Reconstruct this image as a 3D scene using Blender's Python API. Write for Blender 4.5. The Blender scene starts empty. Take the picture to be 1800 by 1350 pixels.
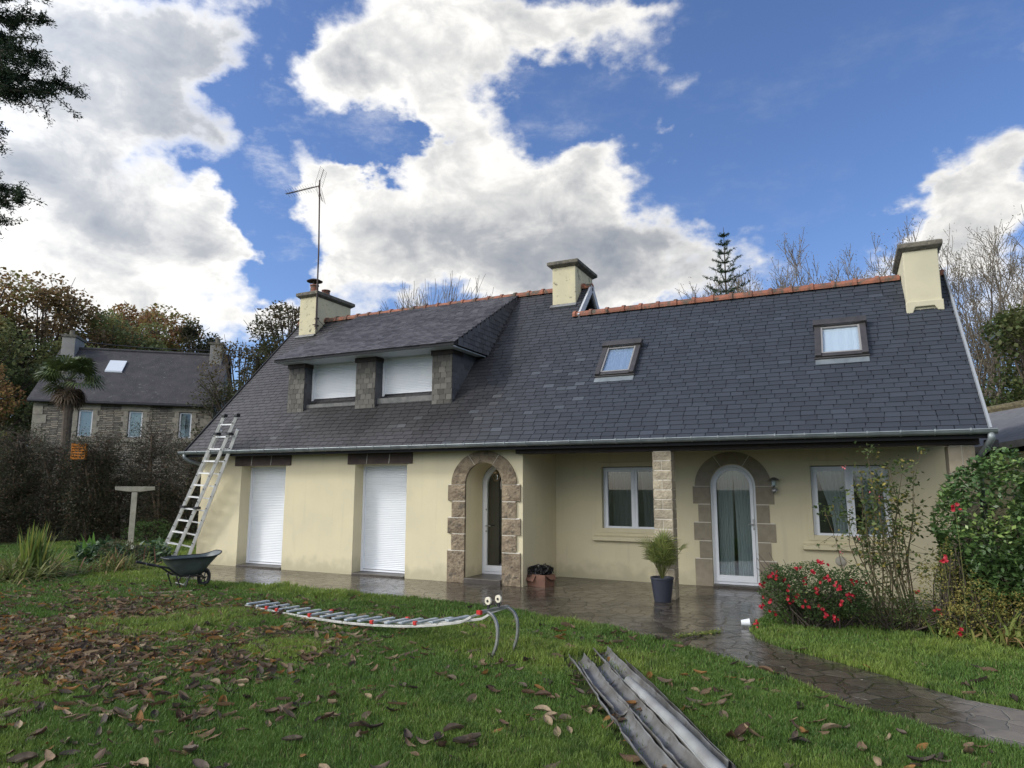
import bpy, bmesh, math, random
import numpy as np
from mathutils import Vector, Matrix
R = math.radians
random.seed(7); rng = np.random.default_rng(11)
S = bpy.context.scene
COL = S.collection

# ------------------------------------------------------------------ camera
cd = bpy.data.cameras.new("camera"); cam = bpy.data.objects.new("camera", cd); COL.objects.link(cam)
cd.sensor_width = 36; cd.lens = 24.0; cd.clip_end = 2000; cd.clip_start = .05
rx = Vector((0.90006345, 0.43575634, 0.00148362)); ry = Vector((0.06289302, -0.13327433, 0.9890816)); rz = -Vector((-0.43119631, 0.89014289, 0.14736139))
CAMP = Vector((0, -11.4627, 1.8))
cam.matrix_world = Matrix(((rx.x, ry.x, rz.x, CAMP.x), (rx.y, ry.y, rz.y, CAMP.y), (rx.z, ry.z, rz.z, CAMP.z), (0, 0, 0, 1)))
S.camera = cam

# ------------------------------------------------------------------ exposure
S.view_settings.view_transform = 'Standard'; S.view_settings.look = 'None'
S.view_settings.exposure = 0.36; S.view_settings.gamma = 1.0
S.cycles.max_bounces = 6; S.cycles.transparent_max_bounces = 12

# ------------------------------------------------------------------ sun (hazy, from the left) and sky
SUNV = Vector((-0.62, -0.50, 0.60)).normalized()
sl = bpy.data.lights.new("sun", 'SUN'); sl.energy = 1.35; sl.angle = R(9); sl.color = (1.0, .96, .90)
so = bpy.data.objects.new("sun", sl); COL.objects.link(so)
so.rotation_euler = (-SUNV).to_track_quat('-Z', 'Y').to_euler()
W = bpy.data.worlds.new("World"); S.world = W; W.use_nodes = True
SKY_STR, CLOUD_STR = 0.105, 0.64
CB = [(-1.067,0.504,0.2,0.09,1.1),(-0.931,0.565,0.115,0.068,0.8),(-1.088,0.351,0.103,0.084,1.0),(-0.972,0.383,0.086,0.062,1.0),(-0.912,0.329,0.084,0.054,1.0),(-1.046,0.278,0.131,0.061,1.0),(-0.869,0.328,0.044,0.033,0.6),(-0.834,0.237,0.081,0.034,0.9),(-0.702,0.236,0.048,0.032,0.5),(-0.816,0.453,0.054,0.028,0.8),(-0.742,0.411,0.081,0.037,1.0),(-0.66,0.427,0.067,0.034,0.9),(-0.674,0.341,0.107,0.055,1.0),(-0.539,0.387,0.146,0.063,1.0),(-0.496,0.443,0.062,0.03,0.7),(-0.399,0.412,0.131,0.077,1.1),(-0.295,0.416,0.06,0.054,0.8),(-0.365,0.332,0.179,0.056,1.0),(-0.213,0.333,0.122,0.039,0.6),(-0.537,0.308,0.17,0.04,0.8),(-0.725,0.55,0.092,0.048,0.9),(-0.632,0.594,0.131,0.073,1.1),(-0.498,0.634,0.145,0.059,1.1),(-0.541,0.53,0.071,0.057,1.0),(-0.549,0.471,0.04,0.03,0.8),(-0.361,0.62,0.117,0.04,0.8),(-0.255,0.586,0.078,0.04,0.35),(-0.227,0.636,0.078,0.019,0.5),(0.171,0.329,0.064,0.052,1.1),(0.122,0.319,0.049,0.031,0.8),(0.216,0.371,0.038,0.037,0.9),(-0.223,0.503,0.019,0.013,0.4),(-0.172,0.48,0.018,0.013,0.4),(-0.11,0.32,0.046,0.023,0.4),
      (-1.051,0.205,0.18,0.05,1.0),(-0.298,0.275,0.19,0.034,0.95),(0.181,0.239,0.062,0.053,0.9),(-0.798,0.26,0.046,0.023,0.6),(-0.672,0.302,0.074,0.04,0.8),
      (.085,.30,.05,.03,.7),(.14,.345,.05,.035,.7),
      # sky out of frame: broken cloud all round, more added behind for fill
      (.55,.5,.25,.12,1),(1.3,.4,.35,.15,1),(2.2,.55,.4,.2,1),(3.0,.35,.4,.15,1),(-1.6,.45,.3,.2,1.1),(-2.1,.65,.6,.4,1.3),(-2.9,.4,.5,.3,1.2),(2.6,.5,.6,.3,1.2)]
CN = [(-0.83,0.50,0.05,0.09,0.7),(-0.835,0.40,0.05,0.06,0.8),(-0.80,0.30,0.055,0.06,0.5),(-0.60,0.475,0.07,0.022,0.5),(-0.33,0.49,0.06,0.04,0.5),(-0.919,0.421,0.078,0.028,0.5),(-0.801,0.322,0.046,0.068,0.6),(-0.645,0.48,0.068,0.02,0.6),(-0.398,0.531,0.045,0.036,0.5),(-0.802,0.592,0.032,0.045,0.4)]
CDK = [(-1.066,0.492,0.2,0.109,.95),(-0.916,0.556,0.087,0.094,.6),(-1.001,0.335,0.07,0.041,0.6),(-1.09,0.37,0.068,0.045,0.7),(-0.911,0.315,0.042,0.036,0.4),(-1.056,0.263,0.058,0.027,0.4),(-0.572,0.331,0.102,0.04,0.6),(-0.408,0.341,0.138,0.048,0.7),(-0.674,0.563,0.052,0.034,0.5),(-0.47,0.588,0.054,0.02,0.3),(-0.347,0.395,0.061,0.039,0.4),(-0.263,0.336,0.125,0.032,0.6),(0.158,0.312,0.035,0.02,0.4),(-0.61,0.461,0.035,0.022,0.3),(-0.314,0.306,0.126,0.04,0.5)]
def build_world():
    nt = W.node_tree; nt.nodes.clear(); N = nt.nodes.new; L = nt.links.new
    def math_(op, a, b=None, c=None, clamp=False):
        n = N('ShaderNodeMath'); n.operation = op; n.use_clamp = clamp
        for i, v in enumerate((a, b, c)):
            if v is None: continue
            if isinstance(v, (int, float)): n.inputs[i].default_value = v
            else: L(v, n.inputs[i])
        return n.outputs[0]
    def vmath(op, a, b=None, c=None):
        n = N('ShaderNodeVectorMath'); n.operation = op
        for i, v in enumerate((a, b, c)):
            if v is None: continue
            if isinstance(v, tuple): n.inputs[i].default_value = v
            else: L(v, n.inputs[i])
        return n
    def smooth(v, a, b, c=0., d=1.):
        n = N('ShaderNodeMapRange'); n.interpolation_type = 'SMOOTHSTEP'
        L(v, n.inputs[0])
        for i, x in enumerate((a, b, c, d)): n.inputs[i+1].default_value = x
        return n.outputs[0]
    tc = N('ShaderNodeTexCoord'); D = tc.outputs['Generated']
    def noise(scale, detail, rough=.55, src=D, off=(0, 0, 0), stretch=(1, 1, 1.5), dist=0):
        m = N('ShaderNodeMapping'); L(src, m.inputs[0]); m.inputs['Location'].default_value = off; m.inputs['Scale'].default_value = stretch
        n = N('ShaderNodeTexNoise'); n.inputs['Scale'].default_value = scale; n.inputs['Detail'].default_value = detail; n.inputs['Roughness'].default_value = rough
        n.inputs['Distortion'].default_value = dist
        L(m.outputs[0], n.inputs[0]); return n
    def azel(off):
        d = vmath('ADD', D, off).outputs[0]
        s = N('ShaderNodeSeparateXYZ'); L(d, s.inputs[0])
        az = math_('ARCTAN2', s.outputs[0], s.outputs[1])
        hyp = math_('SQRT', math_('ADD', math_('MULTIPLY', s.outputs[0], s.outputs[0]), math_('MULTIPLY', s.outputs[1], s.outputs[1])))
        el = math_('ARCTAN2', s.outputs[2], hyp)
        c = N('ShaderNodeCombineXYZ'); L(az, c.inputs[0]); L(el, c.inputs[1]); return c.outputs[0]
    # billowing edges: directions bent by two scales of noise
    w1 = noise(6.0, 4, .55, off=(3, 1, 2)); w2 = noise(20, 4, .6, off=(7, 5, 1))
    o1 = vmath('MULTIPLY', vmath('SUBTRACT', w1.outputs['Color'], (.5, .5, .5)).outputs[0], (.20, .20, .15)).outputs[0]
    o2 = vmath('MULTIPLY', vmath('SUBTRACT', w2.outputs['Color'], (.5, .5, .5)).outputs[0], (.085, .085, .07)).outputs[0]
    bent = azel(vmath('ADD', o1, o2).outputs[0])
    def blobs(P, lst):
        acc = None
        for (a, e, ra, re, w) in lst:
            q = vmath('MULTIPLY_ADD', P, (1/ra, 1/re, 0.), (-a/ra, -e/re, 0.)).outputs[0]
            d2 = vmath('DOT_PRODUCT', q, q).outputs['Value']
            g = math_('POWER', 0.36, d2)
            acc = math_('MULTIPLY', g, w) if acc is None else math_('MULTIPLY_ADD', g, w, acc)
        return acc
    body = blobs(bent, CB); hole = blobs(bent, CN); dark = blobs(bent, CDK)
    body = math_('MINIMUM', body, 1.3)
    fine = noise(8, 7, .6, off=(1, 9, 4)); fine2 = noise(40, 5, .62, off=(2, 2, 8))
    dens = math_('SUBTRACT', body, math_('MULTIPLY', hole, .9))
    dens = math_('MULTIPLY_ADD', math_('SUBTRACT', fine.outputs[0], .5), 1.25, dens)
    dens = math_('MULTIPLY_ADD', math_('SUBTRACT', fine2.outputs[0], .5), .42, dens)
    thin = noise(6, 7, .66, off=(9, 3, 7), stretch=(1, 1, 2.2)); near_ = smooth(body, .08, .7)
    wisp = math_('MULTIPLY', smooth(thin.outputs[0], .50, .82), math_('MULTIPLY_ADD', near_, .6, .10))
    alpha = math_('MAXIMUM', smooth(dens, .28, 1.0), wisp)
    # thick parts turn grey, rims and billows stay white
    bil = noise(12, 6, .58, off=(5, 2, 3), dist=.4)
    g = math_('ADD', math_('MULTIPLY', dark, .62), math_('MULTIPLY', smooth(dens, .7, 1.5), .22))
    g = math_('MULTIPLY_ADD', math_('SUBTRACT', bil.outputs[0], .5), 1.3, g)
    g = math_('MULTIPLY_ADD', math_('SUBTRACT', fine2.outputs[0], .5), .2, g)
    g = math_('MULTIPLY', g, smooth(dens, .45, 1.05), clamp=True)
    ramp = N('ShaderNodeValToRGB'); L(g, ramp.inputs[0]); cr = ramp.color_ramp
    cr.elements[0].position = 0; cr.elements[0].color = (1.22, 1.20, 1.16, 1)
    cr.elements[1].position = 1; cr.elements[1].color = (.37, .41, .48, 1)
    e = cr.elements.new(.25); e.color = (.90, .90, .89, 1)
    e = cr.elements.new(.6); e.color = (.56, .58, .62, 1)
    sky = N('ShaderNodeTexSky'); sky.sky_type = 'NISHITA'; sky.sun_disc = False
    sky.sun_elevation = math.asin(SUNV.z); sky.sun_rotation = math.atan2(SUNV.x, SUNV.y)
    sky.air_density = 1.0; sky.dust_density = .8; sky.ozone_density = 3.0
    wb = N('ShaderNodeVectorMath'); wb.operation = 'MULTIPLY'; L(sky.outputs[0], wb.inputs[0]); wb.inputs[1].default_value = (.90, 1.0, 1.25)   # the photograph's cool white balance
    b1 = N('ShaderNodeBackground'); L(wb.outputs[0], b1.inputs[0]); b1.inputs[1].default_value = SKY_STR
    # fill glow added to unseen cloud around the sun and behind the viewer
    fill_glow = blobs(azel((0, 0, 0)), [(-2.0, .66, .75, .45, 1.), (-2.9, .5, .6, .35, .8), (2.6, .5, .7, .35, .7)])
    b2 = N('ShaderNodeBackground'); L(ramp.outputs[0], b2.inputs[0]); L(math_('MULTIPLY_ADD', fill_glow, 3.6*CLOUD_STR, CLOUD_STR), b2.inputs[1])
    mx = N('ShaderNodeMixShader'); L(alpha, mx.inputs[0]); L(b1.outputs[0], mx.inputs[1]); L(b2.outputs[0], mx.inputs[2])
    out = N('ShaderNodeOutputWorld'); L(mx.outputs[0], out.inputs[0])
    W.cycles.sampling_method = 'MANUAL'; W.cycles.sample_map_resolution = 512
build_world()

# ------------------------------------------------------------------ helpers
def tag(o, label=None, cat=None, group=None, kind=None):
    if label: o['label'] = label
    if cat: o['category'] = cat
    if group: o['group'] = group
    if kind: o['kind'] = kind
    return o
def empty(name, loc=(0, 0, 0), label=None, cat=None, group=None, rz=0):
    o = bpy.data.objects.new(name, None); COL.objects.link(o); o.location = loc; o.rotation_euler = (0, 0, rz); o.empty_display_size = .2
    return tag(o, label, cat, group)
def link(name, me, mats, parent=None, smooth=False):
    for m in (mats if isinstance(mats, (list, tuple)) else [mats]): me.materials.append(m)
    if smooth: me.shade_smooth()
    else: me.shade_flat()
    o = bpy.data.objects.new(name, me); COL.objects.link(o)
    if parent: o.parent = parent
    return o
class M:
    """collects shapes for one mesh (coordinates are those of the parent)"""
    def __init__(s): s.v = []; s.f = []; s.mi = []; s.t = []; s.n = 0
    def add(s, vs, fs, mi=0, tone=.5):
        b = s.n; s.v += [tuple(p) for p in vs]; s.n += len(vs); s.f += [tuple(b+i for i in f) for f in fs]; s.mi += [mi]*len(fs)
        s.t += [tone]*len(vs); return s
    def box(s, x0, y0, z0, x1, y1, z1, mi=0, tone=.5):
        v = [(x0,y0,z0),(x1,y0,z0),(x1,y1,z0),(x0,y1,z0),(x0,y0,z1),(x1,y0,z1),(x1,y1,z1),(x0,y1,z1)]
        return s.add(v, [(0,3,2,1),(4,5,6,7),(0,1,5,4),(1,2,6,5),(2,3,7,6),(3,0,4,7)], mi, tone)
    def beam(s, a, b, w, h, up=(0,0,1), mi=0, tone=.5):
        a = Vector(a); b = Vector(b); d = (b-a).normalized(); u = Vector(up); r = d.cross(u)
        if r.length < 1e-4: r = d.cross(Vector((1, 0, 0)))
        r.normalize(); u = r.cross(d); v = []
        for p in (a, b):
            for sx, sy in ((-1,-1),(1,-1),(1,1),(-1,1)): v.append(p + r*(w/2*sx) + u*(h/2*sy))
        return s.add(v, [(0,1,2,3),(7,6,5,4),(0,4,5,1),(1,5,6,2),(2,6,7,3),(3,7,4,0)], mi, tone)
    def tube(s, pts, rad, n=8, mi=0, tone=.5, cap=True):
        pts = [Vector(p) for p in pts]; rad = rad if isinstance(rad, (list, tuple)) else [rad]*len(pts)
        v = []; f = []; ref = None
        for i, p in enumerate(pts):
            d = (pts[min(i+1, len(pts)-1)] - pts[max(i-1, 0)]).normalized()
            if ref is None: ref = Vector((0, 0, 1)) if abs(d.z) < .9 else Vector((1, 0, 0))
            u = (ref - d*ref.dot(d)).normalized(); ref = u; w = d.cross(u)
            for k in range(n):
                a = 2*math.pi*k/n; v.append(p + (u*math.cos(a) + w*math.sin(a))*rad[i])
        for i in range(len(pts)-1):
            for k in range(n): f.append((i*n+k, i*n+(k+1) % n, (i+1)*n+(k+1) % n, (i+1)*n+k))
        if cap: f.append(tuple(range(n-1, -1, -1))); f.append(tuple(range((len(pts)-1)*n, len(pts)*n)))
        return s.add(v, f, mi, tone)
    def lathe(s, c, prof, n=24, mi=0, tone=.5):
        v = []; f = []; c = Vector(c)
        for r_, z in prof:
            for k in range(n): a = 2*math.pi*k/n; v.append(c + Vector((r_*math.cos(a), r_*math.sin(a), z)))
        for i in range(len(prof)-1):
            for k in range(n): f.append((i*n+k, i*n+(k+1) % n, (i+1)*n+(k+1) % n, (i+1)*n+k))
        if prof[0][0] > 1e-4: f.append(tuple(range(n-1, -1, -1)))
        if prof[-1][0] > 1e-4: f.append(tuple(range((len(prof)-1)*n, len(prof)*n)))
        return s.add(v, f, mi, tone)
    def extr(s, poly, axis, a, b, mi=0, tone=.5):
        """extrude a 2-D polygon along x, y or z from a to b"""
        def P(p, t): return {'x': (t, p[0], p[1]), 'y': (p[0], t, p[1]), 'z': (p[0], p[1], t)}[axis]
        n = len(poly); v = [P(p, a) for p in poly] + [P(p, b) for p in poly]
        f = [tuple(range(n)), tuple(range(2*n-1, n-1, -1))] + [(i, i+n, (i+1) % n+n, (i+1) % n) for i in range(n)]
        return s.add(v, f, mi, tone)
    def build(s, name, mats, parent=None, smooth=False, bevel=0, recalc=True):
        me = bpy.data.meshes.new(name); me.from_pydata(s.v, [], s.f); me.polygons.foreach_set('material_index', s.mi)
        at = me.attributes.new('tone', 'FLOAT', 'POINT'); at.data.foreach_set('value', s.t)
        if recalc:
            bm = bmesh.new(); bm.from_mesh(me); bmesh.ops.recalc_face_normals(bm, faces=bm.faces); bm.to_mesh(me); bm.free()
        o = link(name, me, mats, parent, smooth)
        if bevel: b = o.modifiers.new('bevel', 'BEVEL'); b.width = bevel; b.segments = 2; b.limit_method = 'ANGLE'; b.angle_limit = R(40)
        return o
def npmesh(name, V, F, mats, parent=None, tone=None, mi=None, smooth=False, cols=None):
    """big meshes from arrays: F is a list of (array of faces with k corners)"""
    me = bpy.data.meshes.new(name); V = np.asarray(V, np.float32).reshape(-1, 3); me.vertices.add(len(V)); me.vertices.foreach_set('co', V.ravel())
    F = F if isinstance(F, list) else [F]
    loops = np.concatenate([f.ravel() for f in F]).astype(np.int32); tot = np.concatenate([np.full(len(f), f.shape[1]) for f in F]).astype(np.int32)
    me.loops.add(len(loops)); me.loops.foreach_set('vertex_index', loops)
    me.polygons.add(len(tot)); st = np.concatenate([[0], np.cumsum(tot)[:-1]]).astype(np.int32)
    me.polygons.foreach_set('loop_start', st); me.polygons.foreach_set('loop_total', tot)
    if mi is not None: me.polygons.foreach_set('material_index', np.asarray(mi, np.int32))
    me.update(calc_edges=True)
    if tone is not None: a = me.attributes.new('tone', 'FLOAT', 'POINT'); a.data.foreach_set('value', np.asarray(tone, np.float32).ravel())
    if cols is not None:
        c = np.concatenate([np.asarray(cols, np.float32), np.ones((len(cols), 1), np.float32)], 1)
        a = me.attributes.new('col', 'FLOAT_COLOR', 'POINT'); a.data.foreach_set('color', c.ravel())
    return link(name, me, mats, parent, smooth)
def vnoise(P, sc, seed=0):
    """smooth 3-D value noise, 0..1"""
    P = np.asarray(P, float)*sc; i = np.floor(P).astype(np.int64); f = P-i; f = f*f*(3-2*f); out = 0
    for dx in (0, 1):
        for dy in (0, 1):
            for dz in (0, 1):
                h = ((i[:, 0]+dx)*73856093) ^ ((i[:, 1]+dy)*19349663) ^ ((i[:, 2]+dz)*83492791) ^ (seed*2654435761)
                h = (h ^ (h >> 13))*1274126177 & 0x7fffffff; h = (h ^ (h >> 15)) & 0xffff
                w = (f[:, 0] if dx else 1-f[:, 0])*(f[:, 1] if dy else 1-f[:, 1])*(f[:, 2] if dz else 1-f[:, 2])
                out = out+w*h/65535.
    return out
def copy_tree(o, parent=None):
    c = o.copy(); COL.objects.link(c); c.parent = parent
    for ch in list(o.children): copy_tree(ch, c)
    return c

# ------------------------------------------------------------------ materials
def mat(name, col, col2=None, rough=.6, metal=0., ns=6., nd=4, bump=0., bs=40., spec=.4, tone=0., colattr=False, trans=0., coat=0., ramp=(.35, .65), bd=.01, third=None, objrand=0.):
    m = bpy.data.materials.new(name); m.use_nodes = True; nt = m.node_tree; N = nt.nodes.new; L = nt.links.new
    p = nt.nodes['Principled BSDF']; p.inputs['Roughness'].default_value = rough; p.inputs['Metallic'].default_value = metal
    p.inputs['Specular IOR Level'].default_value = spec
    if coat: p.inputs['Coat Weight'].default_value = coat; p.inputs['Coat Roughness'].default_value = .15
    tc = N('ShaderNodeTexCoord'); src = tc.outputs['Object']
    out = None
    if colattr:
        a = N('ShaderNodeAttribute'); a.attribute_name = 'col'; out = a.outputs['Color']
    if col2 is not None:
        n = N('ShaderNodeTexNoise'); n.inputs['Scale'].default_value = ns; n.inputs['Detail'].default_value = nd; L(src, n.inputs[0])
        mr = N('ShaderNodeMapRange'); L(n.outputs[0], mr.inputs[0]); mr.inputs[1].default_value, mr.inputs[2].default_value = ramp
        mx = N('ShaderNodeMixRGB'); L(mr.outputs[0], mx.inputs[0]); mx.inputs[1].default_value = (*col, 1); mx.inputs[2].default_value = (*col2, 1); out = mx.outputs[0]
        if third:
            c3, s3, lo, hi = third
            n3 = N('ShaderNodeTexNoise'); n3.inputs['Scale'].default_value = s3; n3.inputs['Detail'].default_value = 6; n3.inputs['Roughness'].default_value = .65; L(src, n3.inputs[0])
            m3 = N('ShaderNodeMapRange'); L(n3.outputs[0], m3.inputs[0]); m3.inputs[1].default_value = lo; m3.inputs[2].default_value = hi
            x3 = N('ShaderNodeMixRGB'); L(m3.outputs[0], x3.inputs[0]); L(out, x3.inputs[1]); x3.inputs[2].default_value = (*c3, 1); out = x3.outputs[0]
    if tone:
        a = N('ShaderNodeAttribute'); a.attribute_name = 'tone'
        mr = N('ShaderNodeMapRange'); L(a.outputs['Fac'], mr.inputs[0]); mr.inputs[3].default_value = 1-tone; mr.inputs[4].default_value = 1+tone
        mu = N('ShaderNodeVectorMath'); mu.operation = 'MULTIPLY'
        if out is None: mu.inputs[0].default_value = col
        else: L(out, mu.inputs[0])
        L(mr.outputs[0], mu.inputs[1]); out = mu.outputs[0]
    if objrand:
        oi = N('ShaderNodeObjectInfo'); mr = N('ShaderNodeMapRange'); L(oi.outputs['Random'], mr.inputs[0]); mr.inputs[3].default_value = 1-objrand; mr.inputs[4].default_value = 1+objrand
        mu = N('ShaderNodeVectorMath'); mu.operation = 'MULTIPLY'
        if out is None: mu.inputs[0].default_value = col
        else: L(out, mu.inputs[0])
        L(mr.outputs[0], mu.inputs[1]); out = mu.outputs[0]
    if out is None: p.inputs['Base Color'].default_value = (*col, 1)
    else: L(out, p.inputs['Base Color'])
    if bump:
        n = N('ShaderNodeTexNoise'); n.inputs['Scale'].default_value = bs; n.inputs['Detail'].default_value = 5; L(src, n.inputs[0])
        b = N('ShaderNodeBump'); b.inputs['Strength'].default_value = bump; b.inputs['Distance'].default_value = bd; L(n.outputs[0], b.inputs['Height']); L(b.outputs[0], p.inputs['Normal'])
    if trans:   # thin leaves let light through
        t = N('ShaderNodeBsdfTranslucent')
        if out is None: t.inputs[0].default_value = (*col, 1)
        else: L(out, t.inputs[0])
        ms = N('ShaderNodeMixShader'); ms.inputs[0].default_value = trans; o = nt.nodes['Material Output']
        L(p.outputs[0], ms.inputs[1]); L(t.outputs[0], ms.inputs[2]); L(ms.outputs[0], o.inputs[0])
    return m
def glass(name, tint=(.55, .62, .66), base=.06):
    m = bpy.data.materials.new(name); m.use_nodes = True; nt = m.node_tree; nt.nodes.clear(); N = nt.nodes.new; L = nt.links.new
    t = N('ShaderNodeBsdfTransparent'); t.inputs[0].default_value = (*tint, 1); g = N('ShaderNodeBsdfGlossy'); g.inputs['Roughness'].default_value = .01
    lw = N('ShaderNodeLayerWeight'); lw.inputs[0].default_value = .5; fr = N('ShaderNodeMath'); fr.operation = 'POWER'; L(lw.outputs['Facing'], fr.inputs[0]); fr.inputs[1].default_value = 4.; ad = N('ShaderNodeMath'); ad.operation = 'MULTIPLY_ADD'; L(fr.outputs[0], ad.inputs[0]); ad.inputs[1].default_value = .8; ad.inputs[2].default_value = base
    mx = N('ShaderNodeMixShader'); L(ad.outputs[0], mx.inputs[0]); L(t.outputs[0], mx.inputs[1]); L(g.outputs[0], mx.inputs[2])
    o = N('ShaderNodeOutputMaterial'); L(mx.outputs[0], o.inputs[0]); return m
m_wall = mat('cream_render', (.62, .555, .375), (.58, .52, .36), rough=.85, ns=1.6, bump=.35, bs=5, bd=.012, spec=.2, third=((.50, .45, .30), 1.1, .62, .85))
def dirty(m):
    nt = m.node_tree; N = nt.nodes.new; L = nt.links.new; p = nt.nodes['Principled BSDF']; src = p.inputs['Base Color'].links[0].from_socket
    tc = N('ShaderNodeTexCoord'); sx = N('ShaderNodeSeparateXYZ'); L(tc.outputs['Object'], sx.inputs[0])
    n = N('ShaderNodeTexNoise'); n.inputs['Scale'].default_value = 5; n.inputs['Detail'].default_value = 7; L(tc.outputs['Object'], n.inputs[0])
    h = N('ShaderNodeMath'); h.operation = 'MULTIPLY_ADD'; L(n.outputs[0], h.inputs[0]); h.inputs[1].default_value = -.55; L(sx.outputs[2], h.inputs[2])
    a = N('ShaderNodeMapRange'); a.interpolation_type = 'SMOOTHSTEP'; L(h.outputs[0], a.inputs[0]); a.inputs[1].default_value = -.25; a.inputs[2].default_value = .12; a.inputs[3].default_value = .5; a.inputs[4].default_value = 0
    mp = N('ShaderNodeMapping'); L(tc.outputs['Object'], mp.inputs[0]); mp.inputs['Scale'].default_value = (9, 9, .55); v = N('ShaderNodeTexNoise'); v.inputs['Scale'].default_value = 1; v.inputs['Detail'].default_value = 5; L(mp.outputs[0], v.inputs[0])
    b = N('ShaderNodeMapRange'); L(v.outputs[0], b.inputs[0]); b.inputs[1].default_value = .58; b.inputs[2].default_value = .80; b.inputs[4].default_value = .20
    mx = N('ShaderNodeMath'); mx.operation = 'MAXIMUM'; L(a.outputs[0], mx.inputs[0]); L(b.outputs[0], mx.inputs[1])
    c = N('ShaderNodeMixRGB'); L(mx.outputs[0], c.inputs[0]); L(src, c.inputs[1]); c.inputs[2].default_value = (.27, .25, .17, 1); L(c.outputs[0], p.inputs['Base Color'])
dirty(m_wall)
m_chim = mat('weathered_render', (.57, .52, .35), (.51, .47, .33), rough=.9, ns=4, bump=.5, bs=30, bd=.006, spec=.2, third=((.15, .15, .11), 6.5, .58, .68))
m_chim_clean = mat('clean_chimney_render', (.54, .50, .36), (.48, .45, .33), rough=.9, ns=2, bump=.4, bs=25, bd=.005, spec=.2)
m_slate = mat('slate', (.5, .5, .5), colattr=True, rough=.6, spec=.32, bump=.35, bs=45, bd=.003)
m_slatebase = mat('slate_underlay', (.02, .021, .024), rough=.9)
m_pvc = mat('white_plastic', (.74, .76, .80), rough=.35, spec=.5)
m_shut = mat('white_shutter', (.74, .76, .79), (.70, .73, .77), rough=.4, ns=2)
m_sash = mat('grey_sash', (.24, .235, .23), rough=.5)
m_soff = mat('white_soffit', (.62, .66, .70), rough=.5)
m_zinc = mat('zinc', (.27, .30, .31), (.19, .215, .225), rough=.5, metal=.5, ns=5, bump=.1, bs=15)
m_zincold = mat('old_zinc', (.23, .235, .235), (.095, .088, .078), rough=.6, metal=.35, ns=3.5, nd=8, bump=.25, bs=18, third=((.07, .055, .04), 9, .56, .70))
m_terra = mat('terracotta', (.28, .105, .062), (.19, .080, .052), rough=.8, ns=5, bump=.3, bs=40, tone=.25, third=((.075, .068, .052), 6, .48, .62))
m_stone = mat('rough_brown_stone', (.27, .215, .145), (.165, .125, .085), rough=.9, ns=7, nd=8, bump=1., bs=22, bd=.03, tone=.18, third=((.10, .085, .065), 11, .52, .66))
m_stone2 = mat('smooth_beige_stone', (.29, .25, .185), (.24, .205, .15), rough=.85, ns=9, nd=8, bump=.25, bs=60, tone=.1)
m_stone3 = mat('column_stone', (.40, .345, .25), (.26, .22, .16), rough=.9, ns=9, nd=8, bump=.9, bs=30, bd=.02, tone=.2)
m_mortar = mat('pale_mortar', (.62, .58, .50), rough=.9)
m_lintel = mat('brown_lintel', (.085, .060, .050), (.06, .043, .038), rough=.8, ns=6, bump=.3, bs=30)
m_wood = mat('dark_wood', (.035, .022, .018), (.022, .015, .013), rough=.6, ns=8, bump=.3, bs=20)
m_conc = mat('concrete_cap', (.16, .145, .115), (.085, .08, .068), rough=.95, ns=6, nd=7, bump=.8, bs=25, bd=.02, third=((.28, .25, .18), 14, .58, .68))
m_conc2 = mat('pale_concrete', (.40, .38, .32), (.28, .265, .22), rough=.9, ns=6, bump=.5, bs=40)
m_alu = mat('aluminium', (.80, .79, .77), (.64, .64, .63), rough=.4, metal=.35, ns=6)
m_aluw = mat('painted_worn_rail', (.60, .59, .54), (.42, .42, .40), rough=.45, metal=.3, ns=9, third=((.12, .12, .11), 14, .6, .68))
m_steel = mat('galvanised_steel', (.45, .45, .44), (.30, .30, .29), rough=.4, metal=.8, ns=8)
m_black = mat('black_plastic', (.018, .018, .02), rough=.45)
m_rust = mat('dark_metal_mast', (.075, .055, .048), rough=.6, metal=.4)
m_red = mat('red_plastic', (.45, .03, .025), rough=.45)
m_skyfr = mat('brown_grey_metal', (.075, .070, .070), (.055, .052, .052), rough=.5, metal=.3, ns=6)
m_glass = glass('window_glass', (.84, .88, .88), .10); m_glassroof = glass('roof_window_glass', (.92, .95, .97), .07)
m_curt = mat('sheer_curtain', (.66, .70, .72), rough=.9, trans=.35)
m_blind = mat('cloud_reflection_blind', (.56, .60, .64), rough=.9)  # paleness stands in for clouds reflected in the roof pane
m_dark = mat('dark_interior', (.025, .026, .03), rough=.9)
m_bark = mat('bark', (.10, .08, .06), (.06, .05, .04), rough=.95, ns=9, bump=.6, bs=30)
m_barkpale = mat('pale_bark', (.20, .17, .13), (.11, .095, .075), rough=.95, ns=6, bump=.4, bs=30)
m_leaf = mat('leaves', (.5, .5, .5), colattr=True, rough=.6, spec=.3, trans=.38)
m_gloss = mat('glossy_leaves', (.5, .5, .5), colattr=True, rough=.40, spec=.42, trans=.12)
m_grass = mat('grass_blades', (.5, .5, .5), colattr=True, rough=.55, spec=.3, trans=.3)
m_petal = mat('red_petals', (.44, .012, .028), (.28, .010, .022), rough=.5, ns=30, trans=.15)
m_petalp = mat('pink_petals', (.72, .25, .25), (.6, .15, .17), rough=.5, ns=30, trans=.15)

# ------------------------------------------------------------------ the house
T = 1.0725; CS = math.sqrt(1+T*T); EY, EZ = -.35, 2.55           # roof pitch, eave line
ZR_HI = EZ+T*(3.25-EY); ZR_LO = EZ+T*(2.45-EY)
house = empty('house', (0, 0, 0), 'long cream rendered house with slate roof, dormer and three chimneys behind the wet patio', 'house')

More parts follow.
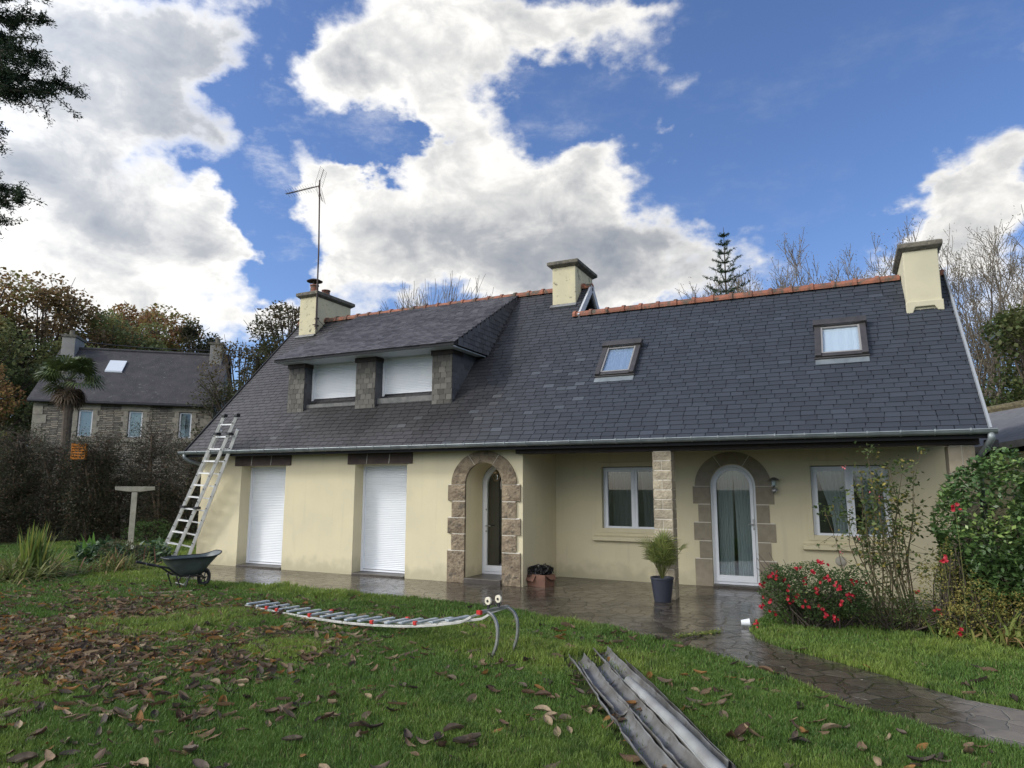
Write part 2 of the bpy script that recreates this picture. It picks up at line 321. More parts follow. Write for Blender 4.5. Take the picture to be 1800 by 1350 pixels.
def slates(name, parent, O, U, V, rows, e, w, span, colf, lift=.016, mats=None, jit=1.):
    """overlapping slates on the plane O + u*U + v*V, row by row between span(v)"""
    O, U, V = map(lambda a: np.array(a, float), (O, U, V)); Nn = np.cross(U, V); Nn /= np.linalg.norm(Nn)
    Vs = []; cs = []
    for k in range(rows):
        v = k*e; sp = span(v+e*.5)
        if sp is None: continue
        a, b = sp; u = a-(w*.5 if k % 2 else 0)-rng.uniform(0, .02)
        while u < b:
            ww = w*rng.uniform(.9, 1.1); u0 = max(u, a); u1 = min(u+ww, b); 
            if u1-u0 > .03:
                g = .0055; j = rng.uniform(-.004, .004)*jit; t = lift+rng.uniform(-.0008, .0012)*jit; tl = t+rng.uniform(-.0008, .0008)*jit
                P = [(u0+g, v+j, tl), (u1-g, v+j+rng.uniform(-.002, .002), t), (u1-g, v+e*1.7, .001), (u0+g, v+e*1.7, .001)]
                top = [O+U*p[0]+V*p[1]+Nn*p[2] for p in P]; bot = [O+U*p[0]+V*p[1]-Nn*.002 for p in P]
                Vs += top+bot; c = colf((u0+u1)/2, v, O+U*(u0+u1)/2+V*v); cs += [c]*8
            u += ww
    n = len(Vs)//8; b = (np.arange(n)*8)[:, None]
    F = np.concatenate([b+np.array(q) for q in ([0,1,2,3], [4,5,1,0], [5,6,2,1], [7,4,0,3])])
    return npmesh(name, Vs, F, mats or m_slate, parent, cols=np.clip(cs, 0, 1))
def n1(x, y, sc, seed=0): return float(vnoise([[x, y, 0.5]], sc, seed)[0])
def roofcol(u, v, P):
    x = P[0]
    k = min(max((x+7.6)/3.5, 0), 1)                      # old slates at the left, cleaner blue slates at the right
    base = np.array([.052, .050, .053])*(1-k)+np.array([.037, .043, .054])*k
    c = base*rng.uniform(.86, 1.13)
    d = n1(x*1.0, v*.55, 1.1, 3)*.6+n1(x*2.4, v, 2.3, 5)*.4
    if x < -4:
        s = min(max((-4-x)/2, 0), 1); c = c*(1-.45*s*max(0, d-.40)*2.6)
        if -11.5 < x < -6 and v < 1.9:                   # algae under the dormer, a few swapped slates stand out pale
            q = min(1, (1.9-v)/.5)*min(1, (x+11.5)/1., (-6-x)/.9)*min(1, (v-.2)/.5 if v > .2 else 0)
            c = c*(1-.45*q)
            if rng.random() < .07*(n1(x, v, 1.6, 12) > .5): c = c*.4+np.array([.055, .057, .058])*rng.uniform(.6, 1.1)
        if -7.2 < x < -4 and rng.random() < .09*(n1(x, v, 1.3, 15) > .50): c = c*.6+np.array([.045, .051, .058])*rng.uniform(.4, 1.1)
    elif rng.random() < .05: c = c*rng.uniform(1.1, 1.35)
    return c
roofm = M()
def chevron(yr, zr, x0, x1):
    s = -.02; th = .17
    roofm.extr([(EY, EZ+s), (yr, zr+s), (2*yr-EY, EZ+s), (2*yr-EY-.02, EZ+s-th*.5), (yr, zr+s-th*1.4), (EY+.02, EZ+s-th*.5)], 'x', x0, x1)
chevron(3.25, ZR_HI, -13.9, -5.08); chevron(2.45, ZR_LO, -5.08, 1.78)
roof = roofm.build('roof', m_slatebase, house)
w_, e_ = .225, .111
slates('slate_covering', roof, (0, EY, EZ), (1, 0, 0), (0, 1/CS, T/CS), 48, e_, w_,
       lambda v: (-13.9, -5.05) if v > 4.08 and v < 5.25 else ((-13.9, 1.79) if v <= 4.08 else None), roofcol)
slates('slate_covering', roof, (0, 6.85, EZ), (-1, 0, 0), (0, -1/CS, T/CS), 24, e_*2, w_*2, lambda v: (5.05, 13.9) if v < 5.2 else None, roofcol)
slates('slate_covering', roof, (0, 5.25, EZ), (-1, 0, 0), (0, -1/CS, T/CS), 19, e_*2, w_*2, lambda v: (-1.79, 5.05) if v < 4.0 else None, roofcol)
# white strip on the right verge, boards on both verges
vb = M()
vb.beam((1.80, EY-.02, EZ-.02), (1.80, 2.45, ZR_LO-.0), .03, .16, (0, -T, 1)); vb.beam((1.80, 2.45, ZR_LO-.02), (1.80, 5.25, EZ-.02), .03, .16, (0, T, 1))
vb.build('verge_board', mat('grey_verge', (.27, .29, .31), rough=.6), roof); vb = M(); vb.beam((-13.92, EY, EZ-.03), (-13.92, 3.25, ZR_HI-.03), .03, .12, (0, -T, 1)); vb.beam((-13.92, 3.25, ZR_HI-.03), (-13.92, 6.85, EZ-.03), .03, .12, (0, T, 1))
vb.build('verge_board', m_slatebase, roof)
# small end gable of the higher roof above the lower one
sg = M(); sg.beam((-5.06, 2.36, ZR_LO-.08), (-5.06, 3.25, ZR_HI-.03), .045, .15, (0, -T, 1)); sg.beam((-5.06, 3.25, ZR_HI-.03), (-5.06, 4.3, ZR_HI-.03-1.05*T), .045, .15, (0, T, 1))
sg.build('gable_board', mat('weathered_white_board', (.45, .46, .48), rough=.6), roof)
gw = M(); gw.extr([(2.3, 5.2), (3.25, ZR_HI-.26), (4.5, 4.9)], 'x', -5.4, -5.28); gw.build('gable_wall', m_chim_clean, house)

# ridge tiles
def ridge(x0, x1, y, z, seed):
    r = random.Random(seed); m = M(); x = x0; L = .37
    while x < x1-.05:
        xe = min(x+L, x1); n = 9; tn = r.uniform(.2, .9)
        for (a, b, rad, dz) in ((x, xe, .105, 0), (x-.018, x+.045, .128, 0)):
            v = []; f = []
            for xx in (a, b):
                for k in range(n): an = math.pi*(-.08+1.16*k/(n-1)); v.append((xx, y-rad*1.15*math.cos(an), z-.055+rad*math.sin(an)))
            for k in range(n-1): f.append((k, k+1, n+k+1, n+k))
            f += [tuple(range(n)), tuple(range(n, 2*n))]
            m.add(v, f, 0, tn)
        x = xe
    return m.build('ridge_tiles', m_terra, roof, smooth=False)
ridge(-12.95, -5.84, 3.25, ZR_HI+.02, 1); ridge(-5.27, -5.04, 3.25, ZR_HI+.02, 5); ridge(-5.18, 1.12, 2.45, ZR_LO+.02, 2); ridge(1.66, 1.80, 2.45, ZR_LO+.02, 3); ridge(-13.9, -13.55, 3.25, ZR_HI+.02, 4)

# walls
def wall_with_openings(m, x0, x1, y0, y1, ztop, ops):
    """ops: (x0, x1, z0, zspring, ztop, depth, arched)"""
    F = lambda a, b, c, d: m.add([a, b, c, d], [(0, 1, 2, 3)])
    xs = [x0]
    for o in ops: xs += [o[0], o[1]]
    xs.append(x1)
    for i in range(0, len(xs), 2):
        a, b = xs[i], xs[i+1]; n = max(1, int((b-a)/.5))
        for k in range(n):
            p, q = a+(b-a)*k/n, a+(b-a)*(k+1)/n
            F((p, y0, 0), (q, y0, 0), (q, y0, ztop), (p, y0, ztop))
    for (a, b, z0, zs, zt, dep, arch) in ops:
        n = 24 if arch else 1
        def zz(x):
            if not arch: return zt
            c = (a+b)/2; r = (b-a)/2; return zs+(zt-zs)*math.sqrt(max(0, 1-((x-c)/r)**2))
        px = [a+(b-a)*(.5-.5*math.cos(math.pi*k/n)) for k in range(n+1)]
        for k in range(n):
            p, q = px[k], px[k+1]
            F((p, y0, zz(p)), (q, y0, zz(q)), (q, y0, ztop), (p, y0, ztop))
            F((p, y0, zz(p)), (q, y0, zz(q)), (q, y0+dep, zz(q)), (p, y0+dep, zz(p)))
            if z0 > 0: F((p, y0, 0), (q, y0, 0), (q, y0, z0), (p, y0, z0))
        if z0 > 0: F((a, y0, z0), (b, y0, z0), (b, y0+dep, z0), (a, y0+dep, z0))
        zr = zs if arch else zt
        F((a, y0, z0), (a, y0+dep, z0), (a, y0+dep, zr), (a, y0, zr)); F((b, y0, z0), (b, y0+dep, z0), (b, y0+dep, zr), (b, y0, zr))
ARC = (-6.53, -5.74)
w = M(); wall_with_openings(w, -13.72, -5.33, 0, .34, 2.66, [(-12.42, -11.08, 0, 2.23, 2.23, .34, False), (-9.18, -7.88, 0, 2.23, 2.23, .34, False), (ARC[0], ARC[1], 0, 1.84, 2.235, .68, True)])
# inner backing so that the house is closed
w.box(-13.70, .36, 0, -12.44, .40, 2.66); w.box(-11.06, .36, 0, -9.20, .40, 2.66); w.box(-7.86, .36, 0, -6.56, .40, 2.66)
w.box(-12.44, .42, 0, -11.06, .46, 2.66); w.box(-9.20, .42, 0, -7.86, .46, 2.66)
w.build('front_wall', m_wall, house, recalc=False)
w = M()
w.add([(-5.33, 0, 0), (-5.33, 1.6, 0), (-5.33, 1.6, 2.6), (-5.33, 0, 2.6)], [(0, 1, 2, 3)])
wall_with_openings(w, -5.33, 1.5, 1.6, 1.8, 2.6, [(-4.35, -3.09, .92, 2.18, 2.18, .14, False), (-2.27, -1.47, .05, 1.79, 2.19, .10, True), (-.55, .65, .90, 2.17, 2.17, .14, False)])
w.build('porch_wall', m_wall, house, recalc=False)
w = M(); w.extr([(.012, 0), (.012, 2.68), (3.25, ZR_HI-.28), (6.5, 2.68), (6.5, 0)], 'x', -13.715, -13.5)
w.extr([(1.62, 0), (1.62, 2.56), (.0, 2.56), (2.45, ZR_LO-.28), (4.9, 2.6), (4.9, 0)], 'x', 1.5, 1.66)
w.box(-13.5, 6.3, 0, -5.1, 6.49, 2.66); w.box(-5.1, 4.7, 0, 1.5, 4.89, 2.6); w.box(-5.3, 4.89, 0, -5.1, 6.49, 2.6); w.extr([(1.9, 0), (1.9, 4.1), (3.25, 5.7), (6.3, 2.5), (6.3, 0)], 'x', -5.3, -5.2)
w.build('gable_wall', m_wall, house)
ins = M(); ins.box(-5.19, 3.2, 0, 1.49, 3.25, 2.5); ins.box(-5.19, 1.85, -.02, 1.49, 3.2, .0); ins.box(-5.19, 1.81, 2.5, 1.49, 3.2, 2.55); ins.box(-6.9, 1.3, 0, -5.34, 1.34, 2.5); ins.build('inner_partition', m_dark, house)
pc = M(); pc.box(-5.32, .13, 2.50, 1.49, 1.59, 2.53); pc.box(-13.7, EY+.03, 2.50, 1.75, -.005, 2.515); pc.build('porch_ceiling', m_wood, house)
bm_ = M(); bm_.box(-5.42, -.13, 2.375, 1.70, .12, 2.495); bm_.build('porch_beam', m_wood, house, bevel=.008)

# stone surrounds
def rock(m, x0, z0, x1, z1, y, d=.05, nx=7, nz=7, amp=.018, tone=.5, ydep=None):
    """a block whose front face bulges roughly"""
    r = rng; base = y; v = []; f = []
    for j in range(nz+1):
        for i in range(nx+1):
            fx_, fz_ = i/nx, j/nz; edge = min(fx_, 1-fx_, fz_, 1-fz_); k = min(1, edge*4)
            v.append((x0+(x1-x0)*fx_, base-d-(amp*.9*k+r.uniform(-amp, amp)*.55*k), z0+(z1-z0)*fz_))
    for j in range(nz):
        for i in range(nx): a = j*(nx+1)+i; f.append((a, a+1, a+nx+2, a+nx+1))
    n0 = len(v); yb = y+(ydep or .02)
    v += [(x0, yb, z0), (x1, yb, z0), (x1, yb, z1), (x0, yb, z1)]
    br = 0; bl = nx; tr = (nz+1)*(nx+1)-1; tl = nz*(nx+1)
    f += [tuple([n0+1, n0]+list(range(0, nx+1))), tuple([n0+3, n0+2]+list(range(tr, tl-1, -1))), tuple([n0, n0+3]+[tl-k*(nx+1) for k in range(nz+1)]), tuple([n0+2, n0+1]+[bl+k*(nx+1) for k in range(nz+1)])]
    m.add(v, f, 0, tone)
def voussoirs(m, cx, zs, rin_x, rin_z, rout_x, rout_z, y, d, cuts, amp, tone):
    """three long curved blocks; cuts are angles in degrees from the right spring"""
    for a0, a1 in zip(cuts[:-1], cuts[1:]):
        n = 10; q = 5; v = []; f = []; g = .012
        A0, A1 = R(a0)+(g if a0 > 0 else 0), R(a1)-(g if a1 < 180 else 0); tn = tone+rng.uniform(-.2, .2)
        for i in range(n+1):
            a = A0+(A1-A0)*i/n
            for j in range(q+1):
                rx_ = rin_x+(rout_x-rin_x)*j/q; rz_ = rin_z+(rout_z-rin_z)*j/q; k = min(1, min(i, n-i, j, q-j)*.7)
                v.append((cx+rx_*math.cos(a), y-d-(amp+rng.uniform(-amp, amp)*.8)*k, zs+rz_*math.sin(a)))
        for i in range(n):
            for j in range(q): p = i*(q+1)+j; f.append((p, p+1, p+q+2, p+q+1))
        b = len(v); idx_in = [i*(q+1) for i in range(n+1)]; idx_out = [i*(q+1)+q for i in range(n+1)]
        for i in idx_in+idx_out: v.append((v[i][0], y+.02, v[i][2]))
        for i in range(n): f.append((idx_in[i], idx_in[i+1], b+i+1, b+i)); f.append((idx_out[i], idx_out[i+1], b+n+1+i+1, b+n+1+i))
        f.append(tuple(list(range(0, q+1))+[b+n+1, b])); f.append(tuple([n*(q+1)+j for j in range(q+1)]+[b+2*n+1, b+n]))
        m.add(v, f, 0, tn)
def surround(mname, mats, cx, half, zs, ztop, y, d, amp, wide, narrow, zblocks, arcw, arct, ydep):
    m = M()
    for s in (-1, 1):
        for i, (z1, z0) in enumerate(zip(zblocks[:-1], zblocks[1:])):
            ww = wide if i % 2 == 0 else narrow
            xi, xo = cx+s*half, cx+s*(half+ww); a, b = min(xi, xo), max(xi, xo)
            rock(m, a, z0+.008, b, z1-.008, y, d, amp=amp, tone=rng.uniform(.2, .9), ydep=.02)
            m.box(min(xi, xo-s*.012), y-d+.006, z1-.012, max(xi, xo-s*.012), y+.004, z1+.012, 1)
    voussoirs(m, cx, zs, half, ztop-zs, half+arcw, ztop-zs+arct, y, d, (0, 62, 118, 180), amp, .4)
    for a in (62, 118):
        c, s_ = math.cos(R(a)), math.sin(R(a)); m.beam((cx+(half+.004)*c, y-d*.5+.004, zs+(ztop-zs+.004)*s_), (cx+(half+arcw-.004)*c, y-d*.5+.004, zs+(ztop-zs+arct-.004)*s_), .02, d-.004, (0, -1, 0), 1)
    return m.build(mname, mats, house)
surround('door_surround', [m_stone, m_mortar], (ARC[0]+ARC[1])/2, .395, 1.82, 2.235, 0, .035, .010, .37, .285, [1.82, 1.51, 1.20, .90, .59, .0], .30, .215, .02)
surround('door_surround', [m_stone2, m_mortar], -1.87, .40, 1.80, 2.20, 1.6, .012, .0015, .31, .22, [1.80, 1.47, 1.14, .81, .49, .0], .27, .22, .02)
for x0, x1 in ((-12.61, -10.93), (-9.36, -7.75)):
    m = M(); L = (x1-x0)
    for i, (a, b) in enumerate(((0, .31), (.31, .66), (.66, 1.))):
        m.box(x0+L*a+(.006 if i else 0), -.03, 2.235, x0+L*b-(.006 if i < 2 else 0), .03, 2.455)
    for a in (.31, .66): m.beam((x0+L*a-.012, -.028, 2.24), (x0+L*a+.012, -.028, 2.45), .012, .012, (0, 1, 0), 1)
    m.build('lintel', [m_lintel, m_mortar], house, bevel=.004)
# column and end pier
m = M(); z = 0; i = 0
m.box(-2.855, -.185, 0, -2.575, .085, 2.37, 1)
while z < 2.36:
    h = .158; z1 = min(z+h, 2.372)
    if i % 2: 
        rock(m, -2.87, z+.006, -2.724, z1-.006, -.17, .018, 6, 5, .0065, rng.uniform(.0, .9)); rock(m, -2.716, z+.006, -2.56, z1-.006, -.17, .018, 6, 5, .0065, rng.uniform(.2, .9))
    else: rock(m, -2.87, z+.006, -2.56, z1-.006, -.17, .018, 9, 5, .0065, rng.uniform(.2, .9))
    m.box(-2.869, -.168, z+.006, -2.561, .10, z1-.006, 0, rng.uniform(.2, .8)); z += h; i += 1
m.build('porch_column', [m_stone3, m_mortar], house)
m = M(); m.box(1.34, -.08, 0, 1.62, .28, 2.37, 1)
for k in range(6):
    m.box(1.325, -.095, k*.395+.008, 1.48 if k % 2 else 1.55, .29, (k+1)*.395-.008, 0, .5+.1*(k % 3)); m.box((1.48 if k % 2 else 1.55)+.014, -.095, k*.395+.008, 1.64, .29, (k+1)*.395-.008, 0, .6)
m.build('end_pier', [m_stone2, m_mortar], house)
# door steps
m_step = mat('wet_dark_stone', (.07, .06, .05), (.04, .035, .03), rough=.35, ns=8, bump=.3, bs=20)
for q in ((-12.41, -.02, 0, -11.09, .40, .045), (-9.17, -.02, 0, -7.89, .40, .045), (-6.52, -.06, 0, -5.75, 1.2, .10), (-2.26, 1.5, 0, -1.48, 2.2, .05)):
    m = M(); m.box(*q); m.build('door_step', m_step, house, bevel=.008)

# roller shutters
def shutter(x0, x1, z0, z1, y, label=None):
    fr = M(); fr.box(x0, y-.05, z0, x0+.05, y+.02, z1); fr.box(x1-.05, y-.05, z0, x1, y+.02, z1); fr.box(x0+.05, y-.045, z1-.04, x1-.05, y+.02, z1); fr.box(x0+.05, y-.03, z0, x1-.05, y+.03, z0+.035)
    f = fr.build('roller_shutter', m_pvc, house, bevel=.004)
    m = M(); z = z0+.05; h = .0365; prof = [(y+.012, z0+.05)]
    while z < z1-.045:
        prof += [(y-.002, z+.002), (y-.007, z+h*.3), (y-.007, z+h*.7), (y-.002, z+h-.003), (y+.004, z+h)]; z += h
    prof += [(y+.012, z)]
    m.extr(prof, 'x', x0+.05, x1-.05)
    m.box(x0+.05, y-.014, z0+.047, x1-.05, y+.005, z0+.075)
    m.build('slats', m_shut, f)
    d = M(); d.box(x0+.05, y-.006, z0+.034, x1-.05, y+.012, z0+.048); d.build('rubber_seal', m_black, f)
shutter(-12.43, -11.07, .05, 2.235, .33); shutter(-9.19, -7.87, .05, 2.235, .33)

# porch windows
def ring(m, x0, x1, z0, z1, wd, y0, y1, mi=0):
    m.box(x0, y0, z0, x0+wd, y1, z1, mi); m.box(x1-wd, y0, z0, x1, y1, z1, mi); m.box(x0+wd, y0, z0, x1-wd, y1, z0+wd, mi); m.box(x0+wd, y0, z1-wd, x1-wd, y1, z1, mi)
def curtain(parent, x0, x1, z0, z1, y, pinch=0., side=1, mt=None, amp=.025):
    n = 40; mz = 10; v = []; f = []
    for j in range(mz+1):
        t = j/mz
        for i in range(n+1):
            s = i/n; wd = (x1-x0)*(1-pinch*math.sin(math.pi*.5*(1-t))**1.3)
            x = x0+wd*s if side > 0 else x1-wd*(1-s)
            v.append((x, y+amp*math.sin(s*38+t*1.3)+.01*math.sin(s*11), z0+(z1-z0)*t))
    for j in range(mz):
        for i in range(n): a = j*(n+1)+i; f.append((a, a+1, a+n+2, a+n+1))
    m = M(); m.add(v, f); return m.build('curtain', mt or m_curt, parent, smooth=True, recalc=False)
def window(x0, x1, z0, z1, y):
    m = M(); ring(m, x0, x1, z0, z1, .045, y, y+.06); cx = (x0+x1)/2
    ring(m, x0+.045, cx-.012, z0+.05, z1-.045, .05, y-.02, y+.04); ring(m, cx+.012, x1-.045, z0+.05, z1-.045, .05, y-.02, y+.04); m.box(cx-.012, y-.03, z0+.05, cx+.012, y+.04, z1-.045)
    m.box(x0, y-.035, z0-.03, x1, y-.001, z0+.03)
    f = m.build('window', m_pvc, house, bevel=.004)
    g = M(); g.box(x0+.09, y+.008, z0+.09, cx-.05, y+.02, z1-.09); g.build('pane', m_glass, f); g = M(); g.box(cx+.05, y+.008, z0+.09, x1-.09, y+.02, z1-.09); g.build('pane', m_glass, f)
    s = M(); s.extr([(1.6-.10, z0-.17), (1.6-.10, z0-.10), (1.6+.0, z0-.07), (1.6+.0, z0-.19)], 'x', x0-.18, x1+.18); s.build('sill', m_wall, f, bevel=.006)
    t = M(); ring(t, x0-.09, x1+.09, z0-.02, z1+.09, .088, 1.585, 1.61); t.build('wall_trim', m_wall, f, bevel=.004)
    k = M(); k.box(x0+.01, y-.03, z1-.012, x1-.01, y+.05, z1+.02); k.build('shutter_slot', m_black, f)
    return f
w1 = window(-4.35, -3.09, .92, 2.17, 1.70); w2 = window(-.55, .65, .90, 2.15, 1.70)
curtain(w2, -.46, .04, .98, 2.08, 1.80, .45, -1); curtain(w2, .10, .58, .98, 2.08, 1.80, .4, -1)
curtain(w1, -4.28, -3.75, 1.0, 2.1, 2.1, .1, 1, mat('dim_curtain', (.16, .18, .19), rough=.9)); curtain(w1, -3.7, -3.16, 1.0, 2.1, 2.1, .1, -1, bpy.data.materials['dim_curtain'])
# arched glazed doors
def archpts(cx, half, zs, zt, z0, inset, n=16):
    h = half-inset; return [(cx-h, z0+inset)]+[(cx-h*math.cos(math.pi*k/n), zs+(zt-zs-inset)*math.sin(math.pi*k/n)) for k in range(n+1)]+[(cx+h, z0+inset)]
def arch_door(name, cx, half, zs, zt, z0, y, wd, lab=None, glassm=None):
    def rng_(a, b, y0, y1, m):
        A = archpts(cx, half, zs, zt, z0, a); B = archpts(cx, half, zs, zt, z0, b); n = len(A)
        v = [(p[0], y0, p[1]) for p in A]+[(p[0], y0, p[1]) for p in B]+[(p[0], y1, p[1]) for p in A]+[(p[0], y1, p[1]) for p in B]; f = []
        for i in range(n):
            j = (i+1) % n; f += [(i, j, n+j, n+i), (2*n+i, 2*n+j, 3*n+j, 3*n+i), (i, j, 2*n+j, 2*n+i), (n+i, n+j, 3*n+j, 3*n+i)]
        m.add(v, f)
    m = M(); rng_(.0, .045, y, y+.06, m); rng_(.05, .05+wd, y-.015, y+.045, m); m.box(cx-half+.05+wd, y-.012, z0+.05, cx+half-.05-wd, y+.04, z0+.16)
    d = m.build('door', m_pvc, house)
    g = M(); P = archpts(cx, half, zs, zt, z0, .05+wd-.003); g.extr([(p[0], p[1]) for p in P], 'y', y+.012, y+.022); g.build('pane', glassm or m_glass, d)
    return d
d1 = arch_door('door', -6.12, .43, 1.80, 2.24, .10, .70, .065)
h = M(); h.tube([(-6.43, .67, 1.02), (-6.43, .63, 1.02), (-6.32, .62, 1.02)], .011); h.build('handle', m_steel, d1); h = M(); h.lathe((-6.43, .66, 1.32), [(.016, 0), (.016, .03), (.0, .03)], 10); h.build('lock', m_steel, d1); h = M(); h.lathe((-6.43, .66, .9), [(.014, 0), (.014, .03), (.0, .03)], 10); h.build('lock', m_steel, d1)
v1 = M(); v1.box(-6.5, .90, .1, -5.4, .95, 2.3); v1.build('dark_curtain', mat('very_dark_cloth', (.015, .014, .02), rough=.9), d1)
d2 = arch_door('door', -1.87, .40, 1.79, 2.19, .05, 1.66, .055)
h = M(); h.tube([(-1.53, 1.64, 1.12), (-1.53, 1.60, 1.12), (-1.64, 1.59, 1.13)], .011); h.box(-1.545, 1.63, 1.02, -1.515, 1.646, 1.22); h.build('handle', m_steel, d2)
curtain(d2, -2.16, -1.88, .12, 2.12, 1.77, .10, 1); curtain(d2, -1.87, -1.57, .12, 2.12, 1.77, .1, -1); 

# dormer
dorm = M()
dorm.extr([(.16, 4.62), (.15, 4.655), (3.25, 6.42), (1.60, 4.62)], 'x', -11.76, -6.92)
dormer = dorm.build('dormer', m_slatebase, house)
ds = (6.435-4.67)/3.1; dcs = math.sqrt(1+ds*ds)
def dormcol(u, v, P):
    c = np.array([.080, .076, .082])*rng.uniform(.6, 1.4); d = n1(P[0], v*.7, 1.3, 9)
    return c*(1.15-.4*d)*(.82 if P[0] < -10.9 and v > 1.9 else 1)  # chimney's shade on the upper left slates put into their colour
slates('slate_covering', dormer, (0, .13, 4.665), (1, 0, 0), (0, 1/dcs, ds/dcs), 33, .108, .20, lambda v: (-11.78, -6.89) if v < 3.55 else None, dormcol)
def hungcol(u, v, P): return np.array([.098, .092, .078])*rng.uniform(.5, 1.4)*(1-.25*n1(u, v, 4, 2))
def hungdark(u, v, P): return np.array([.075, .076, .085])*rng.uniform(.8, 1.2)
slates('slate_hanging', dormer, (-6.905, 0, 4.62), (0, 1, 0), (0, 0, 1), 16, .11, .2, lambda v: (max(.18+v/ds*1.0, .18), min(1.58+v/T, 3.25)) if (1.58+v/T) > (.18+v/ds) else None, hungdark)
dw = M(); dw.extr([(.5, 3.40), (.5, 4.62), (1.60, 4.62)], 'x', -7.24, -7.17); dw.build('dormer_cheek', m_slatebase, dormer); dw = M(); dw.extr([(.5, 3.40), (.5, 4.62), (1.60, 4.62)], 'x', -11.61, -11.54)
for x0, x1 in ((-11.61, -11.13), (-9.64, -9.11), (-7.65, -7.17)):
    if x0 == -9.64: dw.build('dormer_wall', m_slatebase, dormer); dw = M()
    dw.box(x0+.004, .505, 3.42, x1-.004, .88, 4.61)
    if x0 == -9.64: dw.build('dormer_wall', m_slatebase, dormer); dw = M()
dw.build('dormer_wall', m_slatebase, dormer)
for x0, x1 in ((-11.61, -11.13), (-9.64, -9.11), (-7.65, -7.17)):
    slates('slate_hanging', dormer, (x0-.004, .5, 3.44), (1, 0, 0), (0, 0, 1), 9, .115, .155, lambda v, L=x1-x0+.008: (0, L), hungcol, lift=.009)
    slates('slate_hanging', dormer, (x1, .5, 3.44), (0, 1, 0), (0, 0, 1), 10, .115, .155, lambda v: (0, .36) if v < 1.1 else None, hungdark, lift=.007)
slates('slate_hanging', dormer, (-7.165, .5, 3.44), (0, 1, 0), (0, 0, 1), 11, .115, .2, lambda v: (0, min(.02+(v)/T, 1.1)) if v > .06 else None, hungdark, lift=.007)
m = M()
for x0, x1 in ((-11.64, -11.10), (-9.67, -9.08), (-7.68, -7.14)): m = M(); m.box(x0, .47, 4.50, x1, .9, 4.598); m.build('head_board', m_wood, dormer, bevel=.006)
m = M(); m.box(-11.74, .17, 4.60, -6.94, .9, 4.617); m.box(-6.955, .18, 4.585, -6.94, 1.6, 4.617); m.box(-7.15, .9, 4.60, -6.94, 1.58, 4.617); m.build('soffit', m_soff, dormer); m = M(); m.box(-11.75, .145, 4.605, -6.93, .168, 4.655); m.build('eaves_board', m_slatebase, dormer)
for q in ((-11.13, .58, 3.50, -9.64, .84, 3.64), (-9.11, .58, 3.50, -7.65, .84, 3.68)): m = M(); m.box(*q); m.build('sill', bpy.data.materials.get('sill_slate') or mat('sill_slate', (.10, .10, .10), (.16, .16, .15), rough=.7, ns=8), dormer)
def dshut(x0, x1, z0, z1, y):
    fr = M(); fr.box(x0, y-.05, z0, x0+.055, y+.02, z1); fr.box(x1-.055, y-.05, z0, x1, y+.02, z1); fr.box(x0+.055, y-.06, z0, x1-.055, y+.03, z0+.05)
    f = fr.build('roller_shutter', m_pvc, dormer, bevel=.004)
    m = M(); h = .036; z = z0+.07; prof = [(y+.012, z)]
    while z < z1-.01:
        prof += [(y-.002, z+.002), (y-.007, z+h*.3), (y-.007, z+h*.7), (y-.002, z+h-.003), (y+.004, z+h)]; z += h
    prof += [(y+.012, z)]; m.extr(prof, 'x', x0+.055, x1-.055); 
    m2 = M(); m2.extr(prof, 'x', x0+.055, x1-.055); m2.box(x0+.055, y-.004, z0+.051, x1-.055, y+.01, z0+.069, 1)
    m2.build('shutter_slats', [m_shut, m_black], dormer)
dshut(-11.13, -9.64, 3.64, 4.60, .80); dshut(-9.11, -7.65, 3.68, 4.60, .80)

# chimneys
def chimney(x0, x1, y0, y1, z0, z1, cap, over, mt, mortar_foot=False, thick=.10):
    m = M(); nx, nz = 5, 14
    m.box(x0, y0, z0, x1, y1, z1)
    if mortar_foot:
        zf = EZ+T*(y0-EY); m.extr([(x0-.015, zf-.12), (x0+.07, zf-.06), (x0+.12, zf+.06), (x1-.12, zf+.06), (x1-.07, zf-.02), (x1+.015, zf-.03), (x1+.015, zf+.16), (x0-.015, zf+.16)], 'y', y0-.05, y0+.05)
    c = m.build('chimney', mt, house, bevel=.012)
    k = M(); zz = z1+.001; o = over
    v = []
    for (e, z) in ((.012, zz-.04), (o, zz+.02), (o, zz+thick), (o-.05, zz+thick+.025)):
        for px, py in ((x0-e, y0-e), (x1+e, y0-e), (x1+e, y1+e), (x0-e, y1+e)): v.append((px, py, z))
    f = [(3, 2, 1, 0), (12, 13, 14, 15)]
    for r_ in range(3):
        for q in range(4): f.append((r_*4+q, r_*4+(q+1) % 4, r_*4+4+(q+1) % 4, r_*4+4+q))
    k.add(v, f); ob = k.build('cap', m_conc, c, bevel=.01)
    return c
c1 = chimney(-13.55, -12.95, 2.78, 4.25, 4.9, 7.05, True, .09, m_chim)
c2 = chimney(-5.85, -5.28, 2.76, 3.95, 4.9, 6.84, True, .10, m_chim, thick=.09)
c3 = chimney(1.13, 1.65, 1.70, 3.1, 3.6, 5.84, True, .075, m_chim_clean, True, thick=.09)
